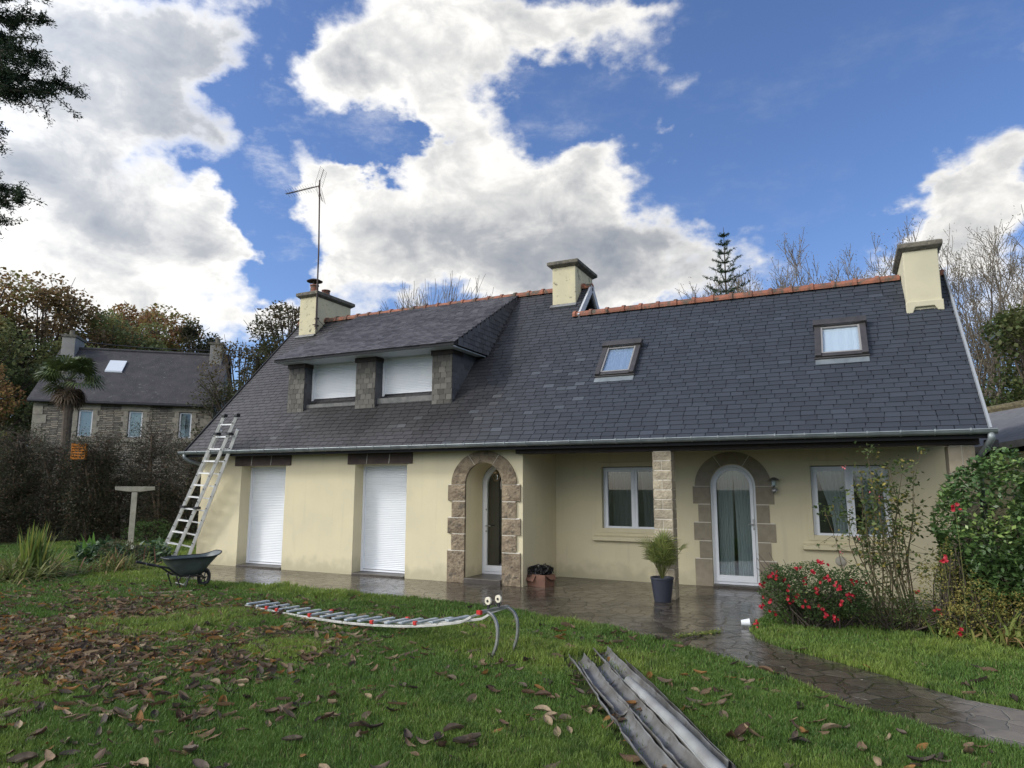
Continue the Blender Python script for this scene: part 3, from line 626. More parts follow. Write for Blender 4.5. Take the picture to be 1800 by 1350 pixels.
def pot(c, loc, r, h, cowl=False):
    m = M(); m.lathe(loc, [(r*1.12, 0), (r*1.12, .05), (r, .07), (r*.95, h-.04), (r*1.1, h-.03), (r*1.1, h), (r*.75, h), (r*.75, h-.15), (0, h-.15)], 20); m.build('chimney_pot', m_terra, c, smooth=False)
    if cowl:
        m = M(); x, y, z = loc
        for a in range(4): an = a*math.pi/2+.5; m.tube([(x+r*.9*math.cos(an), y+r*.9*math.sin(an), z+h-.02), (x+r*1.1*math.cos(an), y+r*1.1*math.sin(an), z+h+.11)], .008, 5)
        m.lathe((x, y, z+h+.10), [(r*1.9, 0), (r*1.95, .015), (r*1.2, .06), (r*.4, .085), (0, .09)], 24); m.build('cowl', m_rust, c)
pot(c1, (-13.25, 3.0, 7.17), .115, .26, True); pot(c1, (-13.22, 3.45, 7.17), .115, .22); pot(c2, (-5.62, 3.35, 6.95), .10, .17)
for (x0, x1, y0) in ((-13.60, -12.92, 2.78), (-5.88, -5.25, 2.76)):
    z = EZ+T*(y0-EY); ft = M(); ft.beam((x0, y0-.05, z-.02), (x1, y0-.05, z-.02), .10, .06, (0, -T, 1)); ft.build('chimney_flashing', m_zincold, roof)
# higher roof continues behind the second chimney
# roof windows
def RP(x, v, n): return (x, EY+v/CS-n*T/CS, EZ+v*T/CS+n/CS)
def roofbox(m, x0, x1, v0, v1, n0, n1_, mi=0):
    P = [RP(x, v, n) for n in (n0, n1_) for (x, v) in ((x0, v0), (x1, v0), (x1, v1), (x0, v1))]
    m.add(P, [(0,3,2,1),(4,5,6,7),(0,1,5,4),(1,2,6,5),(2,3,7,6),(3,0,4,7)], mi)
def roof_window(x0, x1, v0, v1, blind):
    m = M(); b = .095; roofbox(m, x0, x0+b, v0, v1, 0, .10); roofbox(m, x1-b, x1, v0, v1, 0, .10); roofbox(m, x0-.02, x1+.02, v1-.15, v1, 0, .15); roofbox(m, x0+b, x1-b, v0, v0+.07, 0, .075)
    roofbox(m, x0-.015, x1+.015, v0-.03, v0-.002, 0, .05)
    f = m.build('roof_window', m_skyfr, house, bevel=.006)
    s = M(); ib = .03; roofbox(s, x0+b, x0+b+ib, v0+.07, v1-.15, .01, .085); roofbox(s, x1-b-ib, x1-b, v0+.07, v1-.15, .01, .085); roofbox(s, x0+b+ib, x1-b-ib, v0+.07, v0+.10, .01, .08); roofbox(s, x0+b+ib, x1-b-ib, v1-.18, v1-.15, .01, .08); s.build('sash', m_sash, f)
    g = M(); roofbox(g, x0+b+ib, x1-b-ib, v0+.10, v1-.18, .055, .062); g.build('pane', m_glassroof, f)
    n = 30; v = []; ff = []
    for j in range(2):
        for i in range(n+1):
            t = i/n; vv = v0+.10 if j == 0 else v1-.18; px = x0+b+ib+(x1-x0-2*b-2*ib)*t; v.append(RP(px, vv, .042+.0035*math.sin(t*13+t*t*9)*(1-j*.6)))
    for i in range(n): ff.append((i, i+1, n+1+i+1, n+1+i))
    q = M(); q.add(v, ff); q.build('blind', blind, f, smooth=True, recalc=False)
    a = M(); roofbox(a, x0, x1, v0-.16, v0-.03, .012, .022); a.build('flashing', m_zinc, f)
roof_window(-4.19, -3.43, 1.77, 2.76, mat('dim_reflection_blind', (.26, .32, .42), rough=.9)); roof_window(-.33, .47, 1.84, 2.81, m_blind)  # reflected sky of both panes is put into the blind colours

# gutter with its joints and hooks
g = M(); cy, cz, r0 = EY-.045, EZ+.012, .062; x0, x1 = -14.0, 1.87; N_ = 10
arc = [(cy+r0*math.cos(a), cz+r0*math.sin(a)) for a in [math.pi+math.pi*k/N_ for k in range(N_+1)]]; arci = [(cy+(r0-.006)*math.cos(a), cz+(r0-.006)*math.sin(a)) for a in [math.pi*2-math.pi*k/N_ for k in range(N_+1)]]
nseg = 8; sag = lambda x: 0.0
g.extr(arc+arci, 'x', x0, x1)
g.tube([(x0, cy-r0, cz), (x1, cy-r0, cz)], .011, 8)
x = x0+.2
while x < x1:
    a2 = [(cy+(r0+.006)*math.cos(a), cz+(r0+.006)*math.sin(a)) for a in [math.pi+math.pi*k/8 for k in range(9)]]; a3 = [(cy+(r0-.001)*math.cos(a), cz+(r0-.001)*math.sin(a)) for a in [math.pi*2-math.pi*k/8 for k in range(9)]]
    g.extr(a2+a3, 'x', x, x+.022); g.box(x, cy-r0-.016, cz-.014, x+.022, cy-r0+.012, cz+.02); x += .415
g.extr(arc, 'x', x0-.004, x0); g.extr(arc, 'x', x1, x1+.004)
g.build('gutter', m_zinc, house)
g = M(); g.tube([(-13.85, cy, 2.52), (-13.85, cy, 2.44), (-13.80, -.30, 2.36), (-13.68, -.06, 2.28), (-13.75, .10, 2.22)], .04, 10); g.build('downpipe', m_zinc, house, smooth=True); g = M(); g.tube([(1.80, cy, 2.52), (1.80, cy, 2.44), (1.76, -.2, 2.32), (1.70, .1, 2.2), (1.70, .1, 0)], .045, 10); g.build('downpipe', m_zinc, house, smooth=True)
g = M(); g.box(1.76, -.13, 2.32, 1.92, -.02, 2.44); g.tube([(1.78, -.05, 2.34), (1.70, .02, 2.24)], .02, 6); g.build('floodlight', m_black, house, bevel=.01)
g = M(); g.lathe((0, 0, 0), [(.085, 0), (.085, .02), (.06, .03), (0, .035)], 20); o = g.build('round_vent', m_conc2, house); o.rotation_euler = (R(90), 0, 0); o.location = (-.16, 1.60, .55)

# ------------------------------------------------------------------ ground: one sheet, patio and path laid on it
def ground_mat(name, c1, c2, c3):
    return mat(name, c1, c2, rough=.95, ns=1.2, bump=.5, bs=30, bd=.02, third=(c3, 7, .5, .7), spec=.15)
xs = np.concatenate([[-600, -300, -150, -80, -50, -38], np.arange(-30, 12.1, .75), [20, 40, 80, 150, 300, 600]])
ys = np.concatenate([[-300, -100, -40, -20], np.arange(-12, 14.1, .75), [20, 30, 45, 70, 120, 200, 350, 600]])
X, Y = np.meshgrid(xs, ys); nx = len(xs); Z = np.zeros_like(X)
V = np.stack([X, Y, Z], -1).reshape(-1, 3); q = np.arange(len(V)).reshape(X.shape)
F = np.stack([q[:-1, :-1], q[:-1, 1:], q[1:, 1:], q[1:, :-1]], -1).reshape(-1, 4)
tag(npmesh('ground', V, F, ground_mat('lawn_soil', (.030, .050, .012), (.045, .065, .015), (.030, .024, .014))), kind='structure')
PATIO = [(-13.2, -.9), (-12.6, -1.75), (-11.6, -2.05), (-10.66, -2.02), (-9.26, -1.82), (-8.4, -1.9), (-7.53, -1.97), (-6.2, -1.85), (-5.05, -2.0), (-3.85, -2.42), (-2.77, -2.73), (-1.94, -3.21), (-1.1, -3.8),
         (-.55, -4.3), (-.06, -4.83), (.5, -5.25), (1.2, -5.5), (2.6, -5.9), (2.6, -4.75), (1.18, -4.38), (.8, -4.25), (.24, -3.73), (-.32, -3.27), (-.75, -2.95), (-1.05, -2.6), (-1.2, -2.14), (-1.2, -1.54), (-1.1, -.9), (-.9, -.35), (-.2, .3), (1.35, .7), (1.5, 1.6), (-5.3, 1.6), (-5.3, .7), (-13.72, .7), (-13.72, -.5)]
def patio_mat():
    m = bpy.data.materials.new('wet_crazy_paving'); m.use_nodes = True; nt = m.node_tree; N = nt.nodes.new; L = nt.links.new; p = nt.nodes['Principled BSDF']
    tc = N('ShaderNodeTexCoord'); wn = N('ShaderNodeTexNoise'); wn.inputs['Scale'].default_value = 2.2; wn.inputs['Detail'].default_value = 3; L(tc.outputs['Object'], wn.inputs[0])
    sb = N('ShaderNodeVectorMath'); sb.operation = 'MULTIPLY_ADD'; L(wn.outputs['Color'], sb.inputs[0]); sb.inputs[1].default_value = (.28, .28, 0); L(tc.outputs['Object'], sb.inputs[2])
    def vor(feat): v = N('ShaderNodeTexVoronoi'); v.voronoi_dimensions = '2D'; v.feature = feat; v.inputs['Scale'].default_value = 4.2; v.inputs['Randomness'].default_value = 1; L(sb.outputs[0], v.inputs['Vector']); return v
    ve = vor('DISTANCE_TO_EDGE'); vc = vor('F1')
    jt = N('ShaderNodeMapRange'); jt.interpolation_type = 'SMOOTHSTEP'; L(ve.outputs['Distance'], jt.inputs[0]); jt.inputs[1].default_value = .014; jt.inputs[2].default_value = .06
    sp = N('ShaderNodeSeparateColor'); L(vc.outputs['Color'], sp.inputs[0])
    st = N('ShaderNodeValToRGB'); L(sp.outputs[0], st.inputs[0]); r = st.color_ramp; r.elements[0].color = (.038, .032, .025, 1); r.elements[1].color = (.095, .082, .066, 1); e = r.elements.new(.5); e.color = (.072, .060, .047, 1)
    n2 = N('ShaderNodeTexNoise'); n2.inputs['Scale'].default_value = 9; n2.inputs['Detail'].default_value = 8; n2.inputs['Roughness'].default_value = .65; L(tc.outputs['Object'], n2.inputs[0])
    mu = N('ShaderNodeMixRGB'); mu.blend_type = 'MULTIPLY'; mu.inputs[0].default_value = .8; L(st.outputs[0], mu.inputs[1])
    rr = N('ShaderNodeValToRGB'); L(n2.outputs[0], rr.inputs[0]); rr.color_ramp.elements[0].position = .3; rr.color_ramp.elements[0].color = (.5, .5, .5, 1); rr.color_ramp.elements[1].position = .7; rr.color_ramp.elements[1].color = (1.35, 1.3, 1.2, 1); L(rr.outputs[0], mu.inputs[2])
    # the far end of the path is dry and pale
    sx = N('ShaderNodeSeparateXYZ'); L(tc.outputs['Object'], sx.inputs[0]); ad = N('ShaderNodeMath'); ad.operation = 'MULTIPLY_ADD'; L(n2.outputs[0], ad.inputs[0]); ad.inputs[1].default_value = .5; L(sx.outputs[0], ad.inputs[2])
    dr = N('ShaderNodeMapRange'); dr.interpolation_type = 'SMOOTHSTEP'; L(ad.outputs[0], dr.inputs[0]); dr.inputs[1].default_value = .75; dr.inputs[2].default_value = 1.15
    dm = N('ShaderNodeMixRGB'); L(dr.outputs[0], dm.inputs[0]); L(mu.outputs[0], dm.inputs[1])
    dc = N('ShaderNodeMixRGB'); dc.blend_type = 'ADD'; dc.inputs[0].default_value = 1; L(mu.outputs[0], dc.inputs[1]); dc.inputs[2].default_value = (.085, .078, .068, 1); L(dc.outputs[0], dm.inputs[2])
    mj = N('ShaderNodeMixRGB'); L(jt.outputs[0], mj.inputs[0]); jc = N('ShaderNodeMixRGB'); L(dr.outputs[0], jc.inputs[0]); jc.inputs[1].default_value = (.024, .020, .015, 1); jc.inputs[2].default_value = (.17, .155, .125, 1); L(jc.outputs[0], mj.inputs[1]); L(dm.outputs[0], mj.inputs[2]); L(mj.outputs[0], p.inputs['Base Color'])
    # wet film: smooth in patches
    wt = N('ShaderNodeTexNoise'); wt.inputs['Scale'].default_value = 1.1; wt.inputs['Detail'].default_value = 5; L(tc.outputs['Object'], wt.inputs[0])
    rg = N('ShaderNodeMapRange'); L(wt.outputs[0], rg.inputs[0]); rg.inputs[1].default_value = .35; rg.inputs[2].default_value = .7; rg.inputs[3].default_value = .10; rg.inputs[4].default_value = .30
    rm = N('ShaderNodeMath'); rm.operation = 'MULTIPLY_ADD'; L(dr.outputs[0], rm.inputs[0]); rm.inputs[1].default_value = .5; L(rg.outputs[0], rm.inputs[2]); L(rm.outputs[0], p.inputs['Roughness'])
    p.inputs['Specular IOR Level'].default_value = .55
    hs = N('ShaderNodeMath'); hs.operation = 'MULTIPLY_ADD'; L(n2.outputs[0], hs.inputs[0]); hs.inputs[1].default_value = .25; L(jt.outputs[0], hs.inputs[2])
    b = N('ShaderNodeBump'); b.inputs['Strength'].default_value = .8; b.inputs['Distance'].default_value = .016; L(hs.outputs[0], b.inputs['Height']); L(b.outputs[0], p.inputs['Normal'])
    return m
m = M(); m.add([(x, y, .006) for x, y in PATIO], [tuple(range(len(PATIO)))]); o = m.build('patio', patio_mat(), recalc=False); tag(o, kind='structure')
def inpoly(px, py, poly):
    ins_ = np.zeros(len(px), bool); n = len(poly); j = n-1
    for i in range(n):
        xi, yi = poly[i]; xj, yj = poly[j]
        c = ((yi > py) != (yj > py)) & (px < (xj-xi)*(py-yi)/((yj-yi) or 1e-9)+xi); ins_ ^= c; j = i
    return ins_

# ------------------------------------------------------------------ grass
CAMXY = np.array([0, -11.4627]); FWD = np.array([-.436, .90])
def grass():
    n = 1150000
    # more candidates near the viewer's side of the lawn than far off
    r = 3.6*np.exp(rng.uniform(0, 1, n)**.9*math.log(26/3.6)); az = rng.uniform(-1.17, .30, n)
    x = r*np.sin(az); y = CAMXY[1]+r*np.cos(az)
    keep = ~inpoly(x, y, PATIO) & ~((x > -13.75) & (x < 1.7) & (y > -.6)) & (y < 9)
    tr_ = np.abs((x+2.3)*.852+(y+4.75)*.523) < .30; tr_ &= ((x+2.62)*.523-(y+4.55)*.852 > -.3); keep &= ~(tr_ & (rng.random(n) < .93)); bed = (x > -1.0) & (y > -1.5) & (x < 3) & (y < .2) & (rng.random(n) < .75); keep &= ~bed
    pt = np.stack([x, y, x*0], 1); keep &= ~((vnoise(pt, 2.1, 21)*.6+vnoise(pt, 6, 22)*.4 > .60) & (rng.random(n) < .62))
    x, y, r = x[keep], y[keep], r[keep]; n = len(x)
    P = np.stack([x, y, np.zeros(n)], 1)
    c1 = vnoise(P, .9, 1); c2 = vnoise(P, 3.2, 2); c3 = vnoise(P, 9, 3)
    h = (.016+.024*c2+.022*rng.random(n)**2)*(1+.5*(c1 > .7)); h *= np.clip(.8+r/16, 1, 1.6)
    wd = (.0022+.0016*rng.random(n))*np.clip(r/5.5, 1, 3.2)
    an = rng.uniform(0, 2*np.pi, n); lean = rng.uniform(.1, .75, n)*h; la = rng.uniform(0, 2*np.pi, n)
    sx, sy = np.cos(an)*wd, np.sin(an)*wd; lx, ly = np.cos(la)*lean, np.sin(la)*lean
    V = np.zeros((n, 5, 3), np.float32)
    V[:, 0] = np.stack([x-sx, y-sy, np.full(n, -.004)], 1); V[:, 1] = np.stack([x+sx, y+sy, np.full(n, -.004)], 1)
    V[:, 2] = np.stack([x+sx*.8+lx*.4, y+sy*.8+ly*.4, h*.6], 1); V[:, 3] = np.stack([x-sx*.8+lx*.4, y-sy*.8+ly*.4, h*.6], 1)
    V[:, 4] = np.stack([x+lx, y+ly, h], 1)
    b = np.arange(n)[:, None]*5
    A = np.array([.100, .180, .036]); B = np.array([.200, .270, .052]); C = np.array([.060, .118, .028]); Dd = np.array([.20, .20, .08])
    t = np.clip((c1-.35)*2.2+(rng.random(n)-.5)*.5, 0, 1)[:, None]; col = A*(1-t)+B*t; t2 = np.clip((c3-.55)*2, 0, .7)[:, None]; col = col*(1-t2)+C*t2
    dry = (rng.random(n) < .05)[:, None]; col = np.where(dry, Dd, col)*rng.uniform(.75, 1.2, n)[:, None]
    cols = np.repeat(col, 5, 0)
    o = npmesh('grass', V.reshape(-1, 3), [b+np.array([0, 1, 2, 3]), b+np.array([3, 2, 4])], m_grass, cols=cols)
    tag(o, 'short green lawn grass in front of the house', 'grass', kind='stuff')
grass()

# ------------------------------------------------------------------ plant helpers
def leafquads(P, size, n=None, up=.3, aspect=.5, droop=0., fold=0.):
    """rhombic leaves at points P -> vertices (k,4,3)"""
    k = len(P); d = rng.normal(size=(k, 3)); d[:, 2] = d[:, 2]*.6-droop; d /= np.linalg.norm(d, axis=1)[:, None]
    nn = rng.normal(size=(k, 3)); nn[:, 2] = np.abs(nn[:, 2])+up*2; s = np.cross(d, nn); s /= np.linalg.norm(s, axis=1)[:, None]
    sz = np.broadcast_to(size, (k,))*rng.uniform(.65, 1.3, k); L_ = d*sz[:, None]; W_ = s*(sz*aspect)[:, None]/1.0
    V = np.zeros((k, 4, 3)); V[:, 0] = P; V[:, 1] = P+L_*.45+W_*.5; V[:, 2] = P+L_; V[:, 3] = P+L_*.45-W_*.5
    return V
def leafmesh(name, P, size, cols, mats, parent=None, **kw):
    V = leafquads(P, size, **kw); k = len(P)
    return npmesh(name, V.reshape(-1, 3), np.arange(k*4).reshape(-1, 4), mats, parent, cols=np.repeat(cols, 4, 0))
def pick(cols, k, jitter=.22, P=None, sc=1., seed=4):
    """colour per leaf from a list of (rgb, weight); clumps of one colour where P is given"""
    C = np.array([c for c, w in cols]); w = np.array([w for c, w in cols], float); w /= w.sum(); cw = np.cumsum(w)
    u = rng.random(k) if P is None else np.clip((vnoise(P, sc, seed)-.5)*1.5+.5+rng.normal(0, .17, k), 0, .999)
    return 1.45*C[np.searchsorted(cw, u).clip(0, len(C)-1)]*rng.uniform(1-jitter, 1+jitter, k)[:, None]
def ell(c, r, k, shell=.5):
    d = rng.normal(size=(k, 3)); d /= np.linalg.norm(d, axis=1)[:, None]; q = rng.random(k)**(1/3.); q = shell+(1-shell)*q if shell else q
    return np.array(c)+d*q[:, None]*np.array(r)
class Tubes:
    """many thin tubes in one array mesh"""
    def __init__(s, n=4): s.V = []; s.F = []; s.k = 0; s.n = n
    def add(s, pts, rad):
        pts = np.asarray(pts, float); n = s.n; m = len(pts); d = np.gradient(pts, axis=0); d /= np.linalg.norm(d, axis=1)[:, None]+1e-9
        ref = np.array([0, 0, 1.]) if abs(d[0, 2]) < .9 else np.array([1., 0, 0]); u = np.cross(d, ref); u /= np.linalg.norm(u, axis=1)[:, None]+1e-9; w = np.cross(d, u)
        a = np.arange(n)*2*np.pi/n; rad = np.broadcast_to(rad, (m,))
        V = pts[:, None, :]+(u[:, None, :]*np.cos(a)[None, :, None]+w[:, None, :]*np.sin(a)[None, :, None])*rad[:, None, None]
        b = s.k; i = np.arange(m-1)[:, None]*n; k = np.arange(n)[None, :]; k2 = (k+1) % n
        F = np.stack([b+i+k, b+i+k2, b+i+n+k2, b+i+n+k], -1).reshape(-1, 4); s.V.append(V.reshape(-1, 3)); s.F.append(F); s.k += m*n
    def build(s, name, mt, parent=None): return npmesh(name, np.concatenate(s.V), np.concatenate(s.F), mt, parent, smooth=True)
def branches(T, p, d, length, rad, depth, spread=.5, kids=(3, 4), lift=.12, shrink=.66, tips=None, wob=.16, minr=.006, seg=4, start=.35):
    p = np.array(p, float); d = np.array(d, float)/np.linalg.norm(d); pts = [p.copy()]; q = p.copy(); dd = d.copy()
    for i in range(seg):
        dd = dd+rng.normal(0, wob, 3)+np.array([0, 0, lift*.3]); dd /= np.linalg.norm(dd); q = q+dd*length/seg; pts.append(q.copy())
    T.add(pts, np.linspace(rad, max(rad*.55, minr), seg+1))
    if depth == 0:
        if tips is not None: tips.extend([pts[-1], pts[-2], pts[-3]])
        return
    for c in range(rng.integers(kids[0], kids[1]+1)):
        t = rng.uniform(start, 1); i = min(int(t*seg), seg-1); pp = pts[i]+(pts[i+1]-pts[i])*(t*seg-i); r = rng.normal(size=3); r -= r.dot(dd)*dd; r /= np.linalg.norm(r)
        nd = dd*(1-spread*.45)+r*spread+np.array([0, 0, lift]); branches(T, pp, nd, length*shrink*rng.uniform(.75, 1.15), max(rad*.55*(1.1-t*.4), minr), depth-1, spread, kids, lift, shrink, tips, wob, minr, seg, start)
    branches(T, pts[-1], dd, length*shrink, max(rad*.55, minr), depth-1, spread, kids, lift, shrink, tips, wob, minr, seg, start)

GREEN = [((.040, .060, .022), 3), ((.060, .080, .028), 3), ((.085, .095, .035), 2)]
AUT1 = [(tuple(1.7*q for q in c), w) for c, w in [((.050, .062, .020), 3), ((.085, .080, .026), 3), ((.120, .080, .030), 2), ((.105, .055, .028), 1)]]
AUT2 = [(tuple(1.7*q for q in c), w) for c, w in [((.075, .055, .032), 3), ((.105, .070, .034), 3), ((.075, .075, .028), 2), ((.13, .10, .035), 1)]]
AUT3 = [(tuple(1.7*q for q in c), w) for c, w in [((.052, .064, .026), 3), ((.080, .088, .034), 3), ((.11, .10, .038), 2)]]
def broadleaf(name, h, rad, cols, label, group, loc, n=9000, leaf=.20, crown_base=.25, clumps=46, open_=.35, bark=m_bark, seed=1, squash=1.):
    root = empty(name, loc, label, 'tree', group); T = Tubes(5)
    T.add([(0, 0, -.3), (0.05*h*.1, 0, h*.25), (.02*h, .01*h, h*.5), (0, 0, h*.85)], [h*.022, h*.016, h*.011, h*.003])
    cs = []
    for i in range(clumps):
        z = rng.uniform(crown_base, .96); prof = math.sin(math.pi*min(1, max(.05, (z-crown_base*.6)/(1.04-crown_base*.6)))**.8)**.6; a = rng.uniform(0, 2*math.pi); rr = rad*prof*rng.uniform(.35, .95)
        c = np.array([rr*math.cos(a), rr*math.sin(a), z*h*squash]); cs.append(c); b = np.array([0, 0, h*max(.12, z*.62)])
        mid = (b+c)/2+np.array([0, 0, -.03*h]); T.add([b, mid, c], [h*.008, h*.005, h*.0025])
        for q in range(4): T.add([mid+(c-mid)*.5, c+rng.normal(0, rad*.16, 3)], [h*.002, h*.001])
    T.build('trunk', bark, root)
    P = []; k = n//clumps
    for c in cs:
        r = rad*rng.uniform(.17, .34); Q = ell(c, (r, r, r*.75), k, open_); P.append(Q)
    P = np.concatenate(P); leafmesh('crown', P, leaf, pick(cols, len(P), .25, P, .35*10/h, seed), m_leaf, root, up=.5, aspect=.8)
    return root
def place_copy(src, loc, sc, rz, label=None):
    c = copy_tree(src); c.location = loc; c.scale = (sc[0], sc[0], sc[1]) if isinstance(sc, tuple) else (sc,)*3; c.rotation_euler = (0, 0, rz)
    if label: c['label'] = label
    return c

# ------------------------------------------------------------------ neighbouring stone house
def neighbour():
    ang = math.atan2(.664, .748); root = empty('stone_house', (-28.95, 13.15, 0), 'old rubble stone house with dark roof behind the bare hedge', 'house', rz=ang)
    L_, Dp = 7.93, 7.0    # local x runs along the front towards the right corner (0), y into the house
    ms = bpy.data.materials.new('schist_rubble'); ms.use_nodes = True; nt = ms.node_tree; N = nt.nodes.new; L = nt.links.new; p = nt.nodes['Principled BSDF']; p.inputs['Roughness'].default_value = .95
    tc = N('ShaderNodeTexCoord'); sx = N('ShaderNodeSeparateXYZ'); L(tc.outputs['Object'], sx.inputs[0]); cb = N('ShaderNodeCombineXYZ'); L(sx.outputs[0], cb.inputs[0]); L(sx.outputs[2], cb.inputs[1])
    wn = N('ShaderNodeTexNoise'); wn.inputs['Scale'].default_value = 2.5; L(tc.outputs['Object'], wn.inputs[0]); wa = N('ShaderNodeVectorMath'); wa.operation = 'MULTIPLY_ADD'; L(wn.outputs['Color'], wa.inputs[0]); wa.inputs[1].default_value = (.1, .12, 0); L(cb.outputs[0], wa.inputs[2])
    br = N('ShaderNodeTexBrick'); L(wa.outputs[0], br.inputs[0]); br.inputs['Color1'].default_value = (.34, .30, .235, 1); br.inputs['Color2'].default_value = (.14, .13, .115, 1); br.inputs['Mortar'].default_value = (.06, .052, .045, 1)
    br.inputs['Scale'].default_value = 1; br.inputs['Brick Width'].default_value = .34; br.inputs['Row Height'].default_value = .085; br.inputs['Mortar Size'].default_value = .012; br.offset = .37; br.squash = 1.4
    nn = N('ShaderNodeTexNoise'); nn.inputs['Scale'].default_value = 6; nn.inputs['Detail'].default_value = 8; L(tc.outputs['Object'], nn.inputs[0]); mu = N('ShaderNodeMixRGB'); mu.blend_type = 'OVERLAY'; mu.inputs[0].default_value = .7; L(br.outputs[0], mu.inputs[1]); L(nn.outputs[0], mu.inputs[2]); L(mu.outputs[0], p.inputs['Base Color'])
    bp = N('ShaderNodeBump'); bp.inputs['Distance'].default_value = .05; bp.inputs['Strength'].default_value = 1; L(br.outputs['Fac'], bp.inputs['Height']); bp.invert = True; L(bp.outputs[0], p.inputs['Normal'])
    mq = mat('granite_dressing', (.34, .31, .25), (.24, .22, .18), rough=.9, ns=5, nd=7, bump=.4, bs=14); mg = mat('old_grey_render', (.30, .29, .27), (.20, .195, .18), rough=.95, ns=1.2, nd=8, third=((.09, .085, .075), 2.5, .6, .75))
    mr = mat('old_dark_roof', (.036, .034, .038), (.055, .052, .054), rough=.8, ns=2.2, nd=9, bump=.8, bs=22, bd=.04, third=((.13, .13, .12), 5, .6, .72))
    m = M(); wins = [(-1.55, -.95), (-3.85, -3.2), (-6.05, -5.4)]; y = 0; zt = 6.0
    ops = [(a, b, 4.15, 5.45, 5.45, .25, False) for a, b in sorted(wins)]
    wall_with_openings(m, -L_, 0, 0, .3, zt, ops); m.build('front_wall', ms, root, recalc=False)
    m = M(); m.extr([(0.02, 0), (.02, 6.0), (Dp/2, 8.95), (Dp, 6.0), (Dp, 0)], 'x', -.3, 0.03); m.extr([(0.02, 0), (.02, 6.0), (Dp/2, 8.95), (Dp, 6.0), (Dp, 0)], 'x', -L_-.03, -L_+.3); m.box(-L_, Dp-.3, 0, 0, Dp-.01, 6); m.box(-L_+.31, .4, 0, -.31, .5, 5.9); m.build('gable_wall', mg, root)
    for s in (0, 1):
        m = M()
        for k in range(14):
            wq = .55 if k % 2 else .38; x0 = -wq if s else -L_-.035; x1 = .035 if s else -L_+wq; m.box(x0, -.035, k*.43+.01, x1, -.001, k*.43+.42)
        m.build('corner_stones', mq, root)
    for a, b in wins:
        m = M()
        for k in range(5):
            wq = .30 if k % 2 else .2; m.box(a-wq, -.03, 4.1+k*.27, a, .2, 4.1+k*.27+.26); m.box(b, -.03, 4.1+k*.27, b+wq, .2, 4.1+k*.27+.26)
        m.box(a-.32, -.03, 5.452, b+.32, .2, 5.80); m.box(a-.25, -.05, 3.9, b+.25, .2, 4.1)
        f = m.build('window', mq, root)
        m = M(); ring(m, a+.01, b-.01, 4.11, 5.44, .07, .10, .16); m.build('frame', m_pvc, f)
        m = M(); m.box(a+.08, .125, 4.18, b-.08, .14, 5.37); m.build('pane', m_glass, f)
        if a < -1.6: m = M(); m.box(a+.08, .18, 4.18, b-.08, .19, 5.37); m.build('curtain', mat('pale_green_blind', (.50, .54, .52)) if a > -5 else mat('blue_reflection_blind', (.42, .48, .54)), f)  # blue reflection in the leftmost window painted as the sheet's colour
        else: m = M(); m.box(a+.08, .18, 4.18, a+.28, .19, 5.37); m.build('curtain', m_curt, f)
    m = M(); th = .12; m.extr([(-.3, 5.85), (Dp/2, 9.08), (Dp+.3, 5.85), (Dp+.28, 5.73), (Dp/2, 8.95), (-.28, 5.73)], 'x', -L_-.25, .25)
    roof_ = m.build('roof', mr, root)
    m = M(); m.tube([(-L_-.2, Dp/2, 9.08), (.2, Dp/2, 9.08)], .09, 8); m.build('ridge', mr, roof_)
    m = M(); P = lambda x, y_, n: (x, y_, 5.85+(y_+.3)*.85+n); m.add([P(-5.55, 1.75, .02), P(-4.75, 1.75, .02), P(-4.75, 2.55, .02), P(-5.55, 2.55, .02), P(-5.55, 1.75, .1), P(-4.75, 1.75, .1), P(-4.75, 2.55, .1), P(-5.55, 2.55, .1)], [(0,3,2,1),(4,5,6,7),(0,1,5,4),(1,2,6,5),(2,3,7,6),(3,0,4,7)]); m.build('roof_window', mat('white_skylight', (.62, .66, .70), rough=.2), root)
    m = M(); m.tube([(-L_-.2, -.32, 5.78), (.2, -.32, 5.74)], .06, 8); m.build('gutter', m_black, root)
    for x0 in (-L_-.02, -.72):
        m = M(); m.box(x0, Dp/2-.75, 7.5, x0+.62, Dp/2+.75, 9.55); c = m.build('chimney', mg, root, bevel=.02); m = M(); m.box(x0-.06, Dp/2-.81, 9.551, x0+.68, Dp/2+.81, 9.68); m.lathe((x0+.3, Dp/2-.3, 9.681), [(.13, 0), (.12, .3), (0, .3)], 12); m.build('cap', m_conc, c)
    m = M(); m.tube([(.08, .05, 5.7), (.08, .05, 0)], .05, 8); m.build('downpipe', m_zinc, root)
neighbour()
